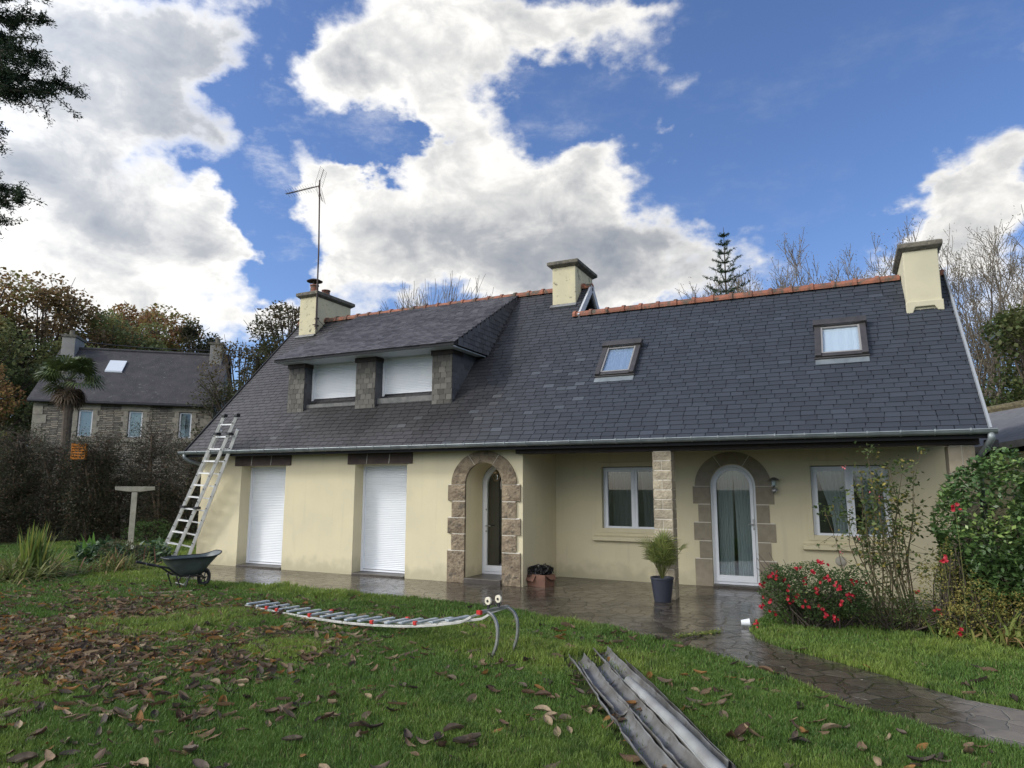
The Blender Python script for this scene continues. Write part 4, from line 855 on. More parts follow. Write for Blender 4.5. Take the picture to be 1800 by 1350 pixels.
# outbuilding to the right, seen past the end of the house
def outbuilding():
    root = empty('outbuilding', (3, 5, 0), 'low grey roofed building with mossy ridge past the right gable', 'building')
    mr = mat('grey_slate_far', (.15, .15, .155), (.11, .11, .115), rough=.75, ns=8, nd=8, bump=.5, bs=30); mm = mat('mossy_ridge', (.16, .135, .075), (.07, .06, .035), rough=.95, ns=14, nd=8, bump=1, bs=40, bd=.03)
    A, B, C_, D_ = Vector((-.4, 3.6, -.0)), Vector((3.4, -4.2, 0)), 0, 0
    m = M(); # ridge from far left to near right, slope falls to the viewer's side
    r0, r1 = (-.9, 4.8, 3.48), (4.6, -2.2, 3.95); e0, e1 = (-2.6, 1.6, 2.25), (.6, -4.2, 2.72); b0, b1 = (.9, 6.3, 2.2), (6.6, -.9, 2.6)
    t = .12; sub = lambda q: (q[0], q[1], q[2]-t)
    m.add([e0, e1, r1, r0, sub(e0), sub(e1), sub(r1), sub(r0)], [(0, 1, 2, 3), (7, 6, 5, 4), (0, 4, 5, 1), (1, 5, 6, 2), (3, 2, 6, 7), (0, 3, 7, 4)]); m.add([r0, r1, b1, b0, sub(r0), sub(r1), sub(b1), sub(b0)], [(0, 1, 2, 3), (7, 6, 5, 4), (0, 4, 5, 1), (1, 5, 6, 2), (3, 2, 6, 7), (0, 3, 7, 4)])
    m.build('roof', mr, root); m = M(); m.tube([(r0[0], r0[1], r0[2]+.03), (r1[0], r1[1], r1[2]+.03)], .11, 8); m.build('ridge', mm, root)
    m = M(); w0, w1_, w2_, w3 = (-2.2, 1.8), (.75, -3.7), (6.3, -.8), (1.2, 6.0)
    for a, b, ha, hb in ((w0, w1_, 2.1, 2.55), (w2_, w3, 2.4, 2.05)): m.add([(a[0], a[1], 0), (b[0], b[1], 0), (b[0], b[1], hb), (a[0], a[1], ha)], [(0, 1, 2, 3)])
    m.add([(*w1_, 0), (*w2_, 0), (*w2_, 2.4), (4.3, -2.0, 3.8), (*w1_, 2.5)], [(0, 1, 2, 3, 4)]); m.add([(*w3, 0), (*w0, 0), (*w0, 2.1), (-.8, 4.6, 3.35), (*w3, 2.05)], [(0, 1, 2, 3, 4)]); m.build('wall', m_chim_clean, root)
outbuilding()

# ------------------------------------------------------------------ trees
gB = 'autumn trees on the rise behind the stone house'
tA = broadleaf('broadleaf_tree', 15, 5.2, AUT2, 'rust brown dense autumn tree, second from the left behind the stone house', gB, (-52, 17.5, 1.5), n=17000, leaf=.26, seed=4, clumps=60)
tB = broadleaf('broadleaf_tree', 15, 5.2, AUT1, 'olive and rust autumn tree directly above the stone house roof', gB, (-52, 26, 2.0), n=17000, leaf=.26, seed=7, clumps=60)
tC = broadleaf('broadleaf_tree', 14, 4.6, AUT3, 'greener autumn tree among the brown ones behind the palm', gB, (-50, 21.5, 1.0), n=15000, leaf=.24, seed=9, clumps=55)
place_copy(tB, (-50, 11.5, .5), 1.05, 1.2, 'tall olive brown tree at the left edge of the photograph')
place_copy(tC, (-44, 9.5, -1), (.85, .9), 2.2, 'round green brown tree low at the left edge behind the hedge')
place_copy(tA, (-58, 29, 2.5), (1.0, 1.02), 4.0, 'brown tree in the back row above the left chimney of the stone house')
place_copy(tC, (-46, 16.0, -1.5), (.9, .92), .7, 'lower green tree between the palm and the taller brown trees')
place_copy(tA, (-46, 25.5, -1.5), (.85, .82), 5.1, 'lower rust tree just above the ridge of the stone house')
place_copy(tB, (-40, 7.2, -1), (.55, .62), 2.9, 'orange brown small tree close behind the hedge at the far left')
broadleaf('broadleaf_tree', 14.5, 2.3, [((.035, .038, .020), 3), ((.055, .050, .026), 2)], 'narrow open dark tree standing right of the autumn wood', None, (-47.5, 27.2, 1.0), n=5200, leaf=.22, seed=3, clumps=44, crown_base=.35)
tm = broadleaf('broadleaf_tree', 11.0, 3.0, [((.040, .046, .022), 3), ((.070, .060, .032), 2), ((.09, .07, .035), 1)], 'open crowned tree rising behind the left chimney of the cream house', None, (-24.7, 14.2, 0), n=7500, leaf=.15, seed=6, clumps=60, crown_base=.3)
t2_ = copy_tree(tm); t2_.location = (-27.5, 13.6, 0); t2_.scale = (.8, .8, .83); t2_.rotation_euler = (0, 0, 2.5); t2_['label'] = 'sparse reddish tree between the stone house and the cream house'
sh = broadleaf('small_tree', 4.6, 1.25, [((.055, .075, .025), 3), ((.085, .10, .03), 2), ((.12, .10, .03), 1)], 'small green tree in front of the stone house right corner', None, (-24.0, 9.6, 0), n=3600, leaf=.11, seed=2, clumps=26, crown_base=.2)
s2 = copy_tree(sh); s2.location = (-32.0, 4.6, 0); s2.scale = (1.2, 1.2, .9); s2.rotation_euler = (0, 0, 1); s2['label'] = 'yellow green small tree left of the stone house, behind the hedge'

def bare_tree(name, h, label, group, loc, rad=.12, depth=4, leaves=260, seed=1, trunks=1, spread=.7, leafcol=AUT2, kids=(3, 4), leaf=.09, ms=.012):
    global rng
    keep = rng; rng = np.random.default_rng(seed); root = empty(name, loc, label, 'tree', group); T = Tubes(4); tips = []
    for k in range(trunks):
        a = 2*math.pi*k/max(trunks, 1)+.4; o = np.array([math.cos(a), math.sin(a), 0])*(.25*(trunks > 1)); branches(T, o, (math.cos(a)*.22*(trunks > 1), math.sin(a)*.22*(trunks > 1), 1), h*.36, rad, depth, spread, kids, .25, .64, tips, .09, ms)
    T.build('trunk', m_barkpale, root)
    if leaves:
        tp = np.array(tips); P = tp[rng.integers(0, len(tp), leaves)]+rng.normal(0, .12, (leaves, 3)); leafmesh('crown', P, leaf, pick(leafcol, leaves), m_leaf, root)
    rng = keep; return root
gW = 'nearly bare trees behind the roof'
b1_ = bare_tree('bare_tree', 14.4, 'tall nearly bare tree left of the right chimney', gW, (-.9, 24.5, 0), .13, 5, 9000, 5, 2, .62, kids=(3, 3), ms=.011, leaf=.08)
for (p, sc, rz, lab) in (((-3.4, 25.2, 0), (.92, .93), 1.3, 'nearly bare tree rising just right of the spruce'), ((-2.0, 24.6, 0), (.95, 1.0), 2.7, 'nearly bare tree halfway between the spruce and the right chimney'), ((.9, 23.5, 0), (.9, .97), 4.1, 'thin bare tree touching the left side of the right chimney cap')): place_copy(b1_, p, sc, rz, lab)
b2_ = bare_tree('bare_tree', 12.4, 'big bare tree with few leaves close right of the right chimney', gW, (4.3, 16.4, 0), .12, 5, 9000, 8, 3, .66, leafcol=[((.13, .115, .065), 2), ((.09, .085, .05), 2)], kids=(2, 3), ms=.007, leaf=.06)
place_copy(b2_, (6.3, 17.6, 0), (1.0, 1.02), 2.0, 'big bare tree at the right edge of the photograph'); place_copy(b2_, (5.2, 18.9, 0), (.95, 1.03), 4.4, 'bare tree in the second row between the two big bare trees')
bare_tree('bare_tree', 12.6, 'clump of bare upright twigs above the tiled ridge left of the middle chimney', None, (-16.6, 13.9, 0), .09, 4, 120, 12, 4, .42, kids=(3, 4), ms=.009)
place_copy(bare_tree('bare_tree', 12.0, 'thin bare birch showing above the ridge', None, (-14.2, 14.3, 0), .06, 4, 60, 21, 2, .4, kids=(2, 4), ms=.008), (-30.5, 22, 0), 1.05, 1., 'pale bare tree far behind between the two houses')
gG = 'evergreens behind the outbuilding'
ev = broadleaf('evergreen_tree', 7.0, 2.1, GREEN, 'dark evergreen tree right behind the slope of the roof', gG, (5.2, 12.6, 0), n=13000, leaf=.13, seed=5, clumps=48, crown_base=.08)
place_copy(ev, (7.4, 11.0, 0), (1.15, .95), 2.0, 'dark evergreen tree at the right edge above the outbuilding'); place_copy(ev, (6.6, 15.2, 0), (1.1, 1.12), 4.0, 'tallest of the dark evergreens, standing in the back row')

def spruce(loc, h):
    root = empty('spruce_tree', loc, 'young pointed spruce rising behind the tiled ridge', 'tree'); T = Tubes(5); T.add([(0, 0, 0), (0, 0, h*.6), (.02, 0, h)], [.13, .06, .008]); NP = []; ND = []
    z = h-.32
    while z > h-4.2:
        L0 = .10+(h-z)*.33; nb = 6
        for k in range(nb):
            a = 2*math.pi*k/nb+z*3+rng.uniform(-.3, .3); Lb = L0*rng.uniform(.75, 1.2); d = np.array([math.cos(a), math.sin(a), .0]); pts = [np.array([0, 0, z])+d*Lb*t+np.array([0, 0, (.42*t*t+.12*t)*Lb*(.8 if Lb < 1 else .3)]) for t in (0, .35, .7, 1)]
            T.add(pts, [.014, .010, .007, .004]); pts = np.array(pts)
            subs = [pts]
            for q in range(max(2, int(Lb*5))):
                t = rng.uniform(.25, .9); b = pts[0]+(pts[3]-pts[0])*t; s = 1 if q % 2 else -1; dd = d*.6+np.array([-d[1], d[0], 0])*s*.7+np.array([0, 0, .1]); e = b+dd*Lb*.35*(1.1-t); subs.append(np.array([b, (b+e)/2, e])); T.add([b, e], [.006, .003])
            for sp in subs:
                ln = np.linalg.norm(sp[-1]-sp[0]); nn = int(ln*150)+8; t = rng.random(nn)*(len(sp)-1); i = np.minimum(t.astype(int), len(sp)-2); NP.append(sp[i]+(sp[i+1]-sp[i])*(t-i)[:, None])
        z -= .30+.03*(h-z)
    T.build('trunk', m_bark, root); P = np.concatenate(NP); leafmesh('crown', P, .075, pick([((.030, .055, .030), 3), ((.050, .080, .040), 2)], len(P)), m_leaf, root, aspect=.22)
spruce((-3.32, 12.3, 0), 10.75)

# dark conifer reaching in at the top left
def left_conifer():
    loc = np.array([-13.4, -7.6, 0]); root = empty('conifer_tree', tuple(loc), 'dark conifer whose boughs reach in at the top left', 'tree'); T = Tubes(6); T.add([(0, 0, 0), (.1, .1, 4), (0, 0, 10.5)], [.22, .17, .04])
    ends = [(-9.9, -6.4, 8.35), (-9.75, -6.55, 7.75), (-10.1, -6.0, 7.5), (-10.35, -5.75, 7.85), (-9.95, -6.35, 7.3), (-9.5, -7.0, 7.1), (-9.9, -6.75, 8.6), (-10.3, -6.6, 6.62), (-9.86, -6.42, 5.62), (-9.95, -6.62, 5.25), (-10.15, -6.5, 5.85), (-10.2, -6.9, 5.0), (-10.4, -7.1, 8.3), (-10.6, -6.7, 8.9), (-10.8, -7.6, 6.2), (-10.7, -6.3, 8.4), (-10.4, -6.2, 8.0), (-10.3, -6.5, 7.6)]
    NP = []
    for e in ends:
        e = np.array(e)-loc; b = np.array([0, 0, max(1, e[2]*.93+.4)]); mid = (b+e)/2+np.array([0, 0, .25]); pts = np.array([b, mid, e]); T.add(pts, [.05, .03, .008])
        for q in range(26):
            t = rng.uniform(.62, 1.0); c = b+(e-b)*t+np.array([0, 0, .25*(1-abs(2*t-1))]); d = (e-b)/np.linalg.norm(e-b)*.5+rng.normal(0, .45, 3)+np.array([0, 0, -.05]); ee = c+d*rng.uniform(.2, .42); T.add([c, (c+ee)/2+np.array([0, 0, .015]), ee], [.008, .005, .003])
            n = 130; u = rng.random(n); NP.append(c+(ee-c)*u[:, None]+rng.normal(0, .028, (n, 3)))
    T.build('trunk', m_bark, root); P = np.concatenate(NP); leafmesh('crown', P, .055, pick([((.018, .030, .016), 3), ((.030, .045, .022), 2)], len(P)), m_leaf, root, aspect=.28)
left_conifer()

# ------------------------------------------------------------------ palm in front of the stone house
def palm(loc, zc, R_, label):
    root = empty('palm_tree', loc, label, 'palm tree'); m = M(); m.tube([(0, 0, 0), (.08, 0, zc*.5), (0, 0, zc)], [.16, .15, .17], 10); m.build('trunk', m_bark, root)
    V = []; F = []; C = []; V2 = []; F2 = []
    def fan(c, d, Lp, Rf, VV, FF, droop, nl=22):
        d = np.array(d)/np.linalg.norm(d); s = np.cross(d, [0, 0, 1]); s /= np.linalg.norm(s)+1e-6; u = np.cross(s, d); h = np.array(c)+d*Lp
        for k in range(nl):
            a = (-1+2*k/(nl-1))*2.0; dd = d*math.cos(a)+s*math.sin(a); p1 = h+dd*Rf*.55+u*.03*(k % 2); p2 = h+dd*Rf*rng.uniform(.85, 1.05)-np.array([0, 0, droop*Rf]); wv = np.cross(dd, u)*.032; b = len(VV)
            VV += [h, p1+wv, p2, p1-wv]; FF.append((b, b+1, b+2, b+3))
        b = len(VV); VV += [np.array(c)-s*.012, np.array(c)+s*.012, h+s*.01, h-s*.01]; FF.append((b, b+1, b+2, b+3))
    for i in range(42):
        a = rng.uniform(0, 2*math.pi); e = rng.uniform(-.35, 1.25); fan((0, 0, zc), (math.cos(a)*math.cos(e), math.sin(a)*math.cos(e), math.sin(e)), R_*rng.uniform(.45, .6), R_*.55, V, F, .28)
    for i in range(24):
        a = rng.uniform(0, 2*math.pi); e = rng.uniform(-1.4, -.7); fan((0, 0, zc-.1), (math.cos(a)*math.cos(e), math.sin(a)*math.cos(e), math.sin(e)), R_*rng.uniform(.3, .45), R_*.42, V2, F2, .35, 14)
    npmesh('crown', V, np.array(F), m_gloss, root, cols=pick([((.045, .065, .022), 3), ((.080, .10, .034), 2)], len(V))); npmesh('dead_fronds', V2, np.array(F2), m_leaf, root, cols=pick([((.10, .07, .045), 2), ((.055, .042, .028), 2)], len(V2)))
palm((-25.7, 3.95, 0), 5.65, 1.22, 'shaggy fan palm in front of the left end of the stone house')

# ------------------------------------------------------------------ dying conifer hedge on the left
def hedge_tree(h, seed, dens, green):
    global rng
    keep = rng; rng = np.random.default_rng(seed); root = empty('hedge_conifer', (0, 0, 0), 'x', 'hedge tree', 'half dead conifers of the old hedge'); T = Tubes(4); NP = []
    for k in range(2): T.add([(rng.uniform(-.1, .1), rng.uniform(-.1, .1), 0), (rng.uniform(-.2, .2), rng.uniform(-.15, .15), h*.5), (rng.uniform(-.25, .25), rng.uniform(-.2, .2), h*rng.uniform(.8, .97))], [.06, .05, .03])
    T.build('trunk', mat('bare_brown_bark', (.17, .125, .085), (.09, .07, .05), rough=.95, ns=8) if 'bare_brown_bark' not in bpy.data.materials else bpy.data.materials['bare_brown_bark'], root)
    T = Tubes(3)
    for k in range(210):
        z = rng.uniform(.02, .95)*h; a = rng.uniform(0, 6.28); r = rng.uniform(.35, .75); e = np.array([math.cos(a)*r, math.sin(a)*r, z+rng.uniform(-.25, .5)]); b = np.array([0, 0, z]); mid = (b+e)/2+rng.normal(0, .06, 3); T.add([b, mid, e], [.012, .008, .003])
        for q in range(3): ee = e+rng.normal(0, .16, 3)+np.array([0, 0, -.08]); T.add([mid, (mid+ee)/2+rng.normal(0, .03, 3), ee], [.006, .004, .002])
        if rng.random() < dens*(2.0-1.55*z/h): NP.append(e+rng.normal(0, .13, (64, 3)))
    T.build('twigs', m_bark, root); P = np.concatenate(NP); leafmesh('foliage', P, .055, pick(green, len(P), .3), m_leaf, root, aspect=.45); rng = keep; return root
DKG = [((.024, .034, .018), 3), ((.040, .045, .024), 2), ((.095, .065, .042), 2)]
DKB = [((.060, .042, .030), 2), ((.030, .036, .020), 2), ((.018, .026, .014), 2)]
protos = [hedge_tree(2.75, 31, .9, DKG), hedge_tree(2.95, 32, .75, DKB), hedge_tree(2.6, 33, 1.0, DKG), hedge_tree(3.5, 34, 1.1, DKG)]
spots = []
for i in range(17):
    t = i/16.; spots.append((-27.6+t*10.6, .3+t*5.6+.25*math.sin(i*2.1)))
words = ['bare brown twigs', 'dark green tufts', 'a pale exposed stem', 'a broken top', 'drooping dead twigs', 'dense low foliage']
labs = ['at the far left edge', 'second from the left edge', 'below the stone house left corner', 'left of the palm trunk', 'directly below the palm crown', 'just right of the palm trunk', 'left of the small orange crate', 'right of the small orange crate', 'below the middle upper window', 'left of the tall dark conifer', 'behind the concrete T post', 'just right of the concrete T post', 'below the right upper window', 'between the T post and the ladder', 'left of the ladder top', 'directly behind the leaning ladder', 'nearest the cream house gable']
for i, (x, y) in enumerate(spots):
    k = (i*7) % 3; o = protos[k] if i in (0, 1, 2) and False else copy_tree(protos[k])
    o.location = (x, y, 0); o.rotation_euler = (0, 0, i*1.7); s = 1+.22*math.sin(i*3.3); o.scale = (1.05, 1.05, s); o['label'] = 'dead hedge conifer with %s, %s' % (words[i % 6], labs[i])
for p in protos[:3]:
    for ch in list(p.children): bpy.data.objects.remove(ch)
    bpy.data.objects.remove(p)
protos[3].location = (-22.2, 3.2, 0); protos[3]['label'] = 'taller dark hedge conifer standing under the middle window of the stone house'
o = copy_tree(protos[3]); o.location = (-24.6, 1.9, 0); o.scale = (1, 1, 1.03); o.rotation_euler = (0, 0, 2); o['label'] = 'taller dark hedge conifer clasping the foot of the palm trunk'

def shrub(name, cat, label, blobs_, n, leaf, cols, mt, stems=12, group=None, shell=.55, aspect=.5, base=(0, 0, 0), up=.3):
    root = empty(name, base, label, cat, group); T = Tubes(4); P = []; vol = sum(b[1][0]*b[1][1]*b[1][2] for b in blobs_)
    for c, r in blobs_:
        Q = ell(c, r, int(n*r[0]*r[1]*r[2]/vol), shell); P.append(Q)
        for k in range(stems):
            e = ell(c, (r[0]*.8, r[1]*.8, r[2]*.8), 1, .3)[0]; b = np.array([c[0]*.5+rng.normal(0, .06), c[1]*.5+rng.normal(0, .06), 0]); T.add([b, (b+e)/2+rng.normal(0, .05, 3), e], [.012, .008, .003])
    P = np.concatenate(P); P = P[P[:, 2] > .01]; P += (vnoise(P, 4.5, 8)-.5)[:, None]*.22
    T.build('stems', m_bark, root); leafmesh('foliage', P, leaf, pick(cols, len(P), .3, P, 2.2), mt, root, aspect=aspect, up=up); return root
CAM = [((.040, .075, .022), 4), ((.070, .115, .032), 3), ((.120, .165, .045), 1.3)]
shrub('camellia_bush', 'bush', 'large glossy green camellia bush at the right edge of the photograph', [((.0, .0, 1.2), (.90, .85, 1.05)), ((.9, -.1, 1.2), (1.0, 1.0, 1.0)), ((-.35, .0, .75), (.55, .6, .6)), ((.1, 0, .5), (.9, .8, .5))], 30000, .070, CAM, m_gloss, base=(1.88, -.78, 0), aspect=.55, shell=.7)
shrub('laurel_bush', 'bush', 'low glossy dark laurel at the left edge below the old hedge', [((0, 0, 1.0), (1.3, 1.0, 1.0)), ((-1.6, -.6, 1.0), (1.3, 1, 1.1))], 7000, .10, [((.025, .050, .030), 3), ((.045, .080, .045), 2)], m_gloss, base=(-24.6, -.6, 0))
shrub('ground_shrub', 'bush', 'small rounded green shrub at the foot of the old hedge behind the T post', [((0, 0, .35), (.9, .6, .4))], 2600, .05, [((.05, .09, .025), 3), ((.07, .12, .03), 2)], m_leaf, base=(-19.6, 3.2, 0))

# ------------------------------------------------------------------ flower beds
def straps(name, cat, label, base, n, L_, wd, cols, spread=1., up=(.5, 1.2), group=None, rad=.25, mt=None, droop=.9):
    root = empty(name, base, label, cat, group); V = []; F = []; cs = []
    for i in range(n):
        a = rng.uniform(0, 2*math.pi); e = rng.uniform(*up); L0 = L_*rng.uniform(.6, 1.15); p = np.array([rng.normal(0, rad), rng.normal(0, rad), 0.]); d = np.array([math.cos(a)*math.cos(e)*spread, math.sin(a)*math.cos(e)*spread, math.sin(e)]); s = np.array([-math.sin(a), math.cos(a), 0])
        b = len(V); m_ = 6; c = pick(cols, 1)[0]; kink = rng.uniform(.3, 1.2)*droop
        for k in range(m_+1):
            t = k/m_; q = p+d*L0*t+np.array([0, 0, -kink*L0*t**2.2*.75]); q[2] = max(q[2], .01); w0 = wd*(1-t**2.5)*(.6+.4*min(1, t*3))/2; V += [q-s*w0, q+s*w0+np.array([0, 0, .3*w0])]; cs += [c*(1-.1*t)]*2
        F += [(b+2*k, b+2*k+1, b+2*k+3, b+2*k+2) for k in range(m_)]
    npmesh('leaves', V, np.array(F), mt or m_leaf, root, cols=np.array(cs)); return root
YG = [((.13, .17, .035), 3), ((.20, .20, .05), 2), ((.07, .11, .03), 3)]; OLV = [((.10, .125, .036), 3), ((.15, .16, .055), 3), ((.065, .09, .028), 3), ((.22, .17, .08), 1)]
straps('strap_leaf_plant', 'plant', 'big arching clump of olive strap leaves at the left edge', (-14.35, -3.35, 0), 620, .95, .034, OLV, up=(.15, 1.1), rad=.32)
straps('strap_leaf_plant', 'plant', 'bright yellow green upright tuft inside the olive strap clump', (-14.4, -3.2, .1), 120, 1.0, .042, YG, up=(1.15, 1.5), rad=.10, droop=.25)
straps('strap_leaf_plant', 'plant', 'smaller bronze green clump right of the olive strap clump', (-13.9, -1.8, 0), 300, .75, .030, OLV+[((.16, .08, .05), 2)], up=(.4, 1.35), rad=.28)
straps('strap_leaf_plant', 'plant', 'reddish withered clump at the left edge behind the olive clump', (-16.0, -3.2, 0), 200, .6, .02, [((.14, .07, .045), 3), ((.10, .08, .04), 2)], up=(.3, 1.2), rad=.45)
shrub('leafy_plant', 'plant', 'low dark plant with big glossy leaves between strap plants and wheelbarrow', [((0, 0, .22), (.75, .5, .28)), ((.7, .1, .2), (.5, .45, .25)), ((1.2, .3, .22), (.45, .4, .26))], 1500, .17, [((.035, .065, .028), 3), ((.055, .095, .035), 2), ((.09, .14, .05), 1)], m_gloss, base=(-15.7, -.9, 0), aspect=.42, shell=.3)
straps('strap_leaf_plant', 'plant', 'single light green upright leaf tuft above the dark glossy leaves', (-15.9, -1.1, .2), 12, .6, .09, [((.10, .20, .04), 2)], up=(1.0, 1.45), rad=.06, droop=.25)
shrub('dry_shrub', 'plant', 'brown twiggy low shrub behind the wheelbarrow handles', [((0, 0, .28), (.7, .4, .33))], 1500, .045, [((.07, .06, .03), 2), ((.05, .07, .025), 2), ((.12, .10, .05), 1)], m_leaf, base=(-14.7, -1.1, 0), stems=40)
straps('day_lily', 'plant', 'yellowing strap leaves at the right edge under the camellia', (1.52, -1.62, 0), 150, .62, .036, [((.17, .19, .05), 3), ((.12, .16, .04), 2), ((.26, .18, .08), 1)], up=(.5, 1.3), rad=.16)
straps('day_lily', 'plant', 'green and yellow strap leaves in front of the yellow ferny plant', (1.05, -1.45, 0), 70, .5, .028, YG, up=(.5, 1.3), rad=.15)
shrub('ferny_plant', 'plant', 'tall yellow brown withering plant left of the camellia', [((0, 0, .55), (.22, .22, .5)), ((.28, .1, .5), (.2, .2, .45)), ((.12, 0, .95), (.14, .14, .25))], 2600, .032, [((.19, .17, .05), 3), ((.11, .12, .035), 3), ((.17, .10, .045), 1)], m_leaf, base=(1.0, -1.2, 0), stems=26, shell=.2)
shrub('ferny_plant', 'plant', 'yellow orange withering foliage directly in front of the camellia', [((0, 0, .40), (.3, .2, .38)), ((.35, -.05, .32), (.28, .2, .3)), ((-.2, -.1, .25), (.25, .2, .25))], 3600, .034, [((.20, .17, .05), 3), ((.11, .13, .035), 3), ((.22, .13, .045), 1.5)], m_leaf, base=(1.38, -1.45, 0), stems=30, shell=.2)
shrub('garden_shrub', 'plant', 'low tangled green foliage at the foot of the tall climbing rose', [((0, 0, .22), (.6, .35, .28)), ((.6, -.1, .25), (.45, .35, .3)), ((-.45, -.05, .16), (.35, .25, .2))], 4200, .034, [((.045, .07, .022), 3), ((.075, .095, .030), 2), ((.15, .14, .05), 1)], m_leaf, base=(.35, -1.15, 0), stems=26, shell=.15)
def flower(parent, p, r, mt, name='flower_cluster', n=7):
    m = M()
    for k in range(n):
        c = np.array(p)+rng.normal(0, r*.6, 3); A0 = Vector(rng.normal(size=3)+np.array([-.2, -1.2, .6])).normalized(); A1 = A0.orthogonal().normalized(); A2 = A0.cross(A1)
        for q in range(8):
            a = q*math.pi/4+rng.uniform(-.3, .3); d = (A1*math.cos(a)+A2*math.sin(a)+A0*rng.uniform(.1, .7)).normalized(); s = d.cross(A0).normalized(); rr = r*.60; cc = Vector(c)
            m.add([cc, cc+d*rr*.6+s*rr*.45, cc+d*rr, cc+d*rr*.6-s*rr*.45], [(0, 1, 2, 3)])
    return m.build(name, mt, parent, recalc=False)
def rose_bush():
    base = (-.50, -1.55, 0); root = shrub('rose_bush', 'rose bush', 'low round rose bush covered in red flowers in front of the porch window', [((0, 0, .50), (.66, .5, .36)), ((-.32, 0, .42), (.34, .35, .3)), ((.38, .05, .45), (.36, .38, .3)), ((0, 0, .26), (.42, .36, .2))], 12500, .036, [((.045, .075, .024), 4), ((.060, .085, .026), 2), ((.14, .14, .04), 1)], m_leaf, base=base, stems=26, shell=.35)
    T = Tubes(4)
    for k in range(14): a = rng.uniform(0, 6.28); e = np.array([math.cos(a)*.65, math.sin(a)*.5, rng.uniform(.6, 1.02)]); T.add([(0, 0, 0), e*.5+rng.normal(0, .05, 3), e], [.009, .007, .003])
    T.build('canes', m_bark, root)
    for (x, z) in ((-.60, .50), (-.50, .62), (-.42, .66), (-.36, .60), (-.27, .47), (-.16, .72), (-.08, .55), (0, .70), (.10, .82), (.16, .80), (.10, .60), (.18, .62), (.26, .58), (.33, .52), (.05, .48), (-.30, .35), (-.18, .40), (.42, .46), (.48, .38), (.36, .34), (.10, .26), (.16, .20), (-.55, .30), (-.62, .22), (-.48, .18), (.50, .60), (.28, .14), (-.06, .30)):
        y = -.44*math.sqrt(max(.05, 1-(x/.75)**2))*rng.uniform(.75, 1.1)
        ca, sa = .95, .30; flower(root, (x*ca-y*sa*.3, y, z+.05), .042, m_petal, n=4)
    flower(root, (-.62, -.45, .07), .03, m_petal)
rose_bush()
def tall_rose():
    base = (.42, -.98, 0); root = empty('climbing_rose', base, 'tall thin climbing rose with pink buds in front of the right porch window', 'rose bush'); T = Tubes(4); P = []; tips = []
    for k in range(26):
        left = k < 12; bx = rng.normal(-.05 if left else .22, .07); e = np.array([rng.normal(-.18 if left else .10, .20), rng.normal(0, .14), rng.uniform(1.2, 2.25)]) if left else np.array([rng.normal(.12, .24), rng.normal(0, .14), rng.uniform(1.1, 2.1)])
        b = np.array([bx, rng.normal(0, .06), 0]); mid = (b+e)/2+rng.normal(0, .09, 3); T.add([b, (b+mid)/2+rng.normal(0, .02, 3), mid, (mid+e)/2+rng.normal(0, .03, 3), e], [.010, .009, .007, .005, .003])
        for q in range(7):
            t = rng.uniform(.3, 1); c = b*(1-t)**2+2*mid*t*(1-t)+e*t*t; ee = c+rng.normal(0, .13, 3)+np.array([0, 0, .05]); T.add([c, ee], [.004, .002]); P.append(ee+rng.normal(0, .035, (6 if ee[2] < 1.4 else 14, 3)))
        P.append(e+rng.normal(0, .07, (26, 3))); tips.append(e)
    T.build('canes', mat('rose_cane', (.13, .095, .055), (.07, .075, .035), rough=.8), root); P = np.concatenate(P); leafmesh('foliage', P, .060, pick([((.050, .075, .025), 4), ((.085, .11, .035), 2), ((.20, .17, .045), 1)], len(P)), m_leaf, root, aspect=.6)
    for p in ((-.12, -.05, 1.72), (-.10, -.1, 1.5), (-.02, -.1, 1.65), (-.42, -.05, 2.05), (-.45, 0, 2.07), (-.52, -.1, .92), (-.32, -.1, 1.12)): flower(root, p, .024, m_petalp, 'bud', 3)
    for p in ((-.28, -.1, .55), (.32, -.2, .48), (.5, -.35, .3)): flower(root, p, .035, m_petal, 'flower', 4)
    return root
tall_rose()
def single_rose(p, stem, label):
    r = empty('red_flower', (p[0], p[1], 0), label, 'flower'); T = Tubes(4); T.add([(0, 0, 0), (.02, 0, stem*.5), (0, 0, stem)], [.005, .004, .003]); T.build('stem', m_leafstem, r); flower(r, (0, 0, stem), .045, m_petal, 'petals', 6)
m_leafstem = mat('green_stem', (.10, .11, .03), rough=.7)
single_rose((1.02, -1.45), .90, 'red flower on a tall stem left of the camellia')
single_rose((1.05, -1.92), .14, 'red flower low on the lawn edge right of the rose bush'); single_rose((1.15, -1.75), 1.55, 'two red blooms against the left side of the camellia')

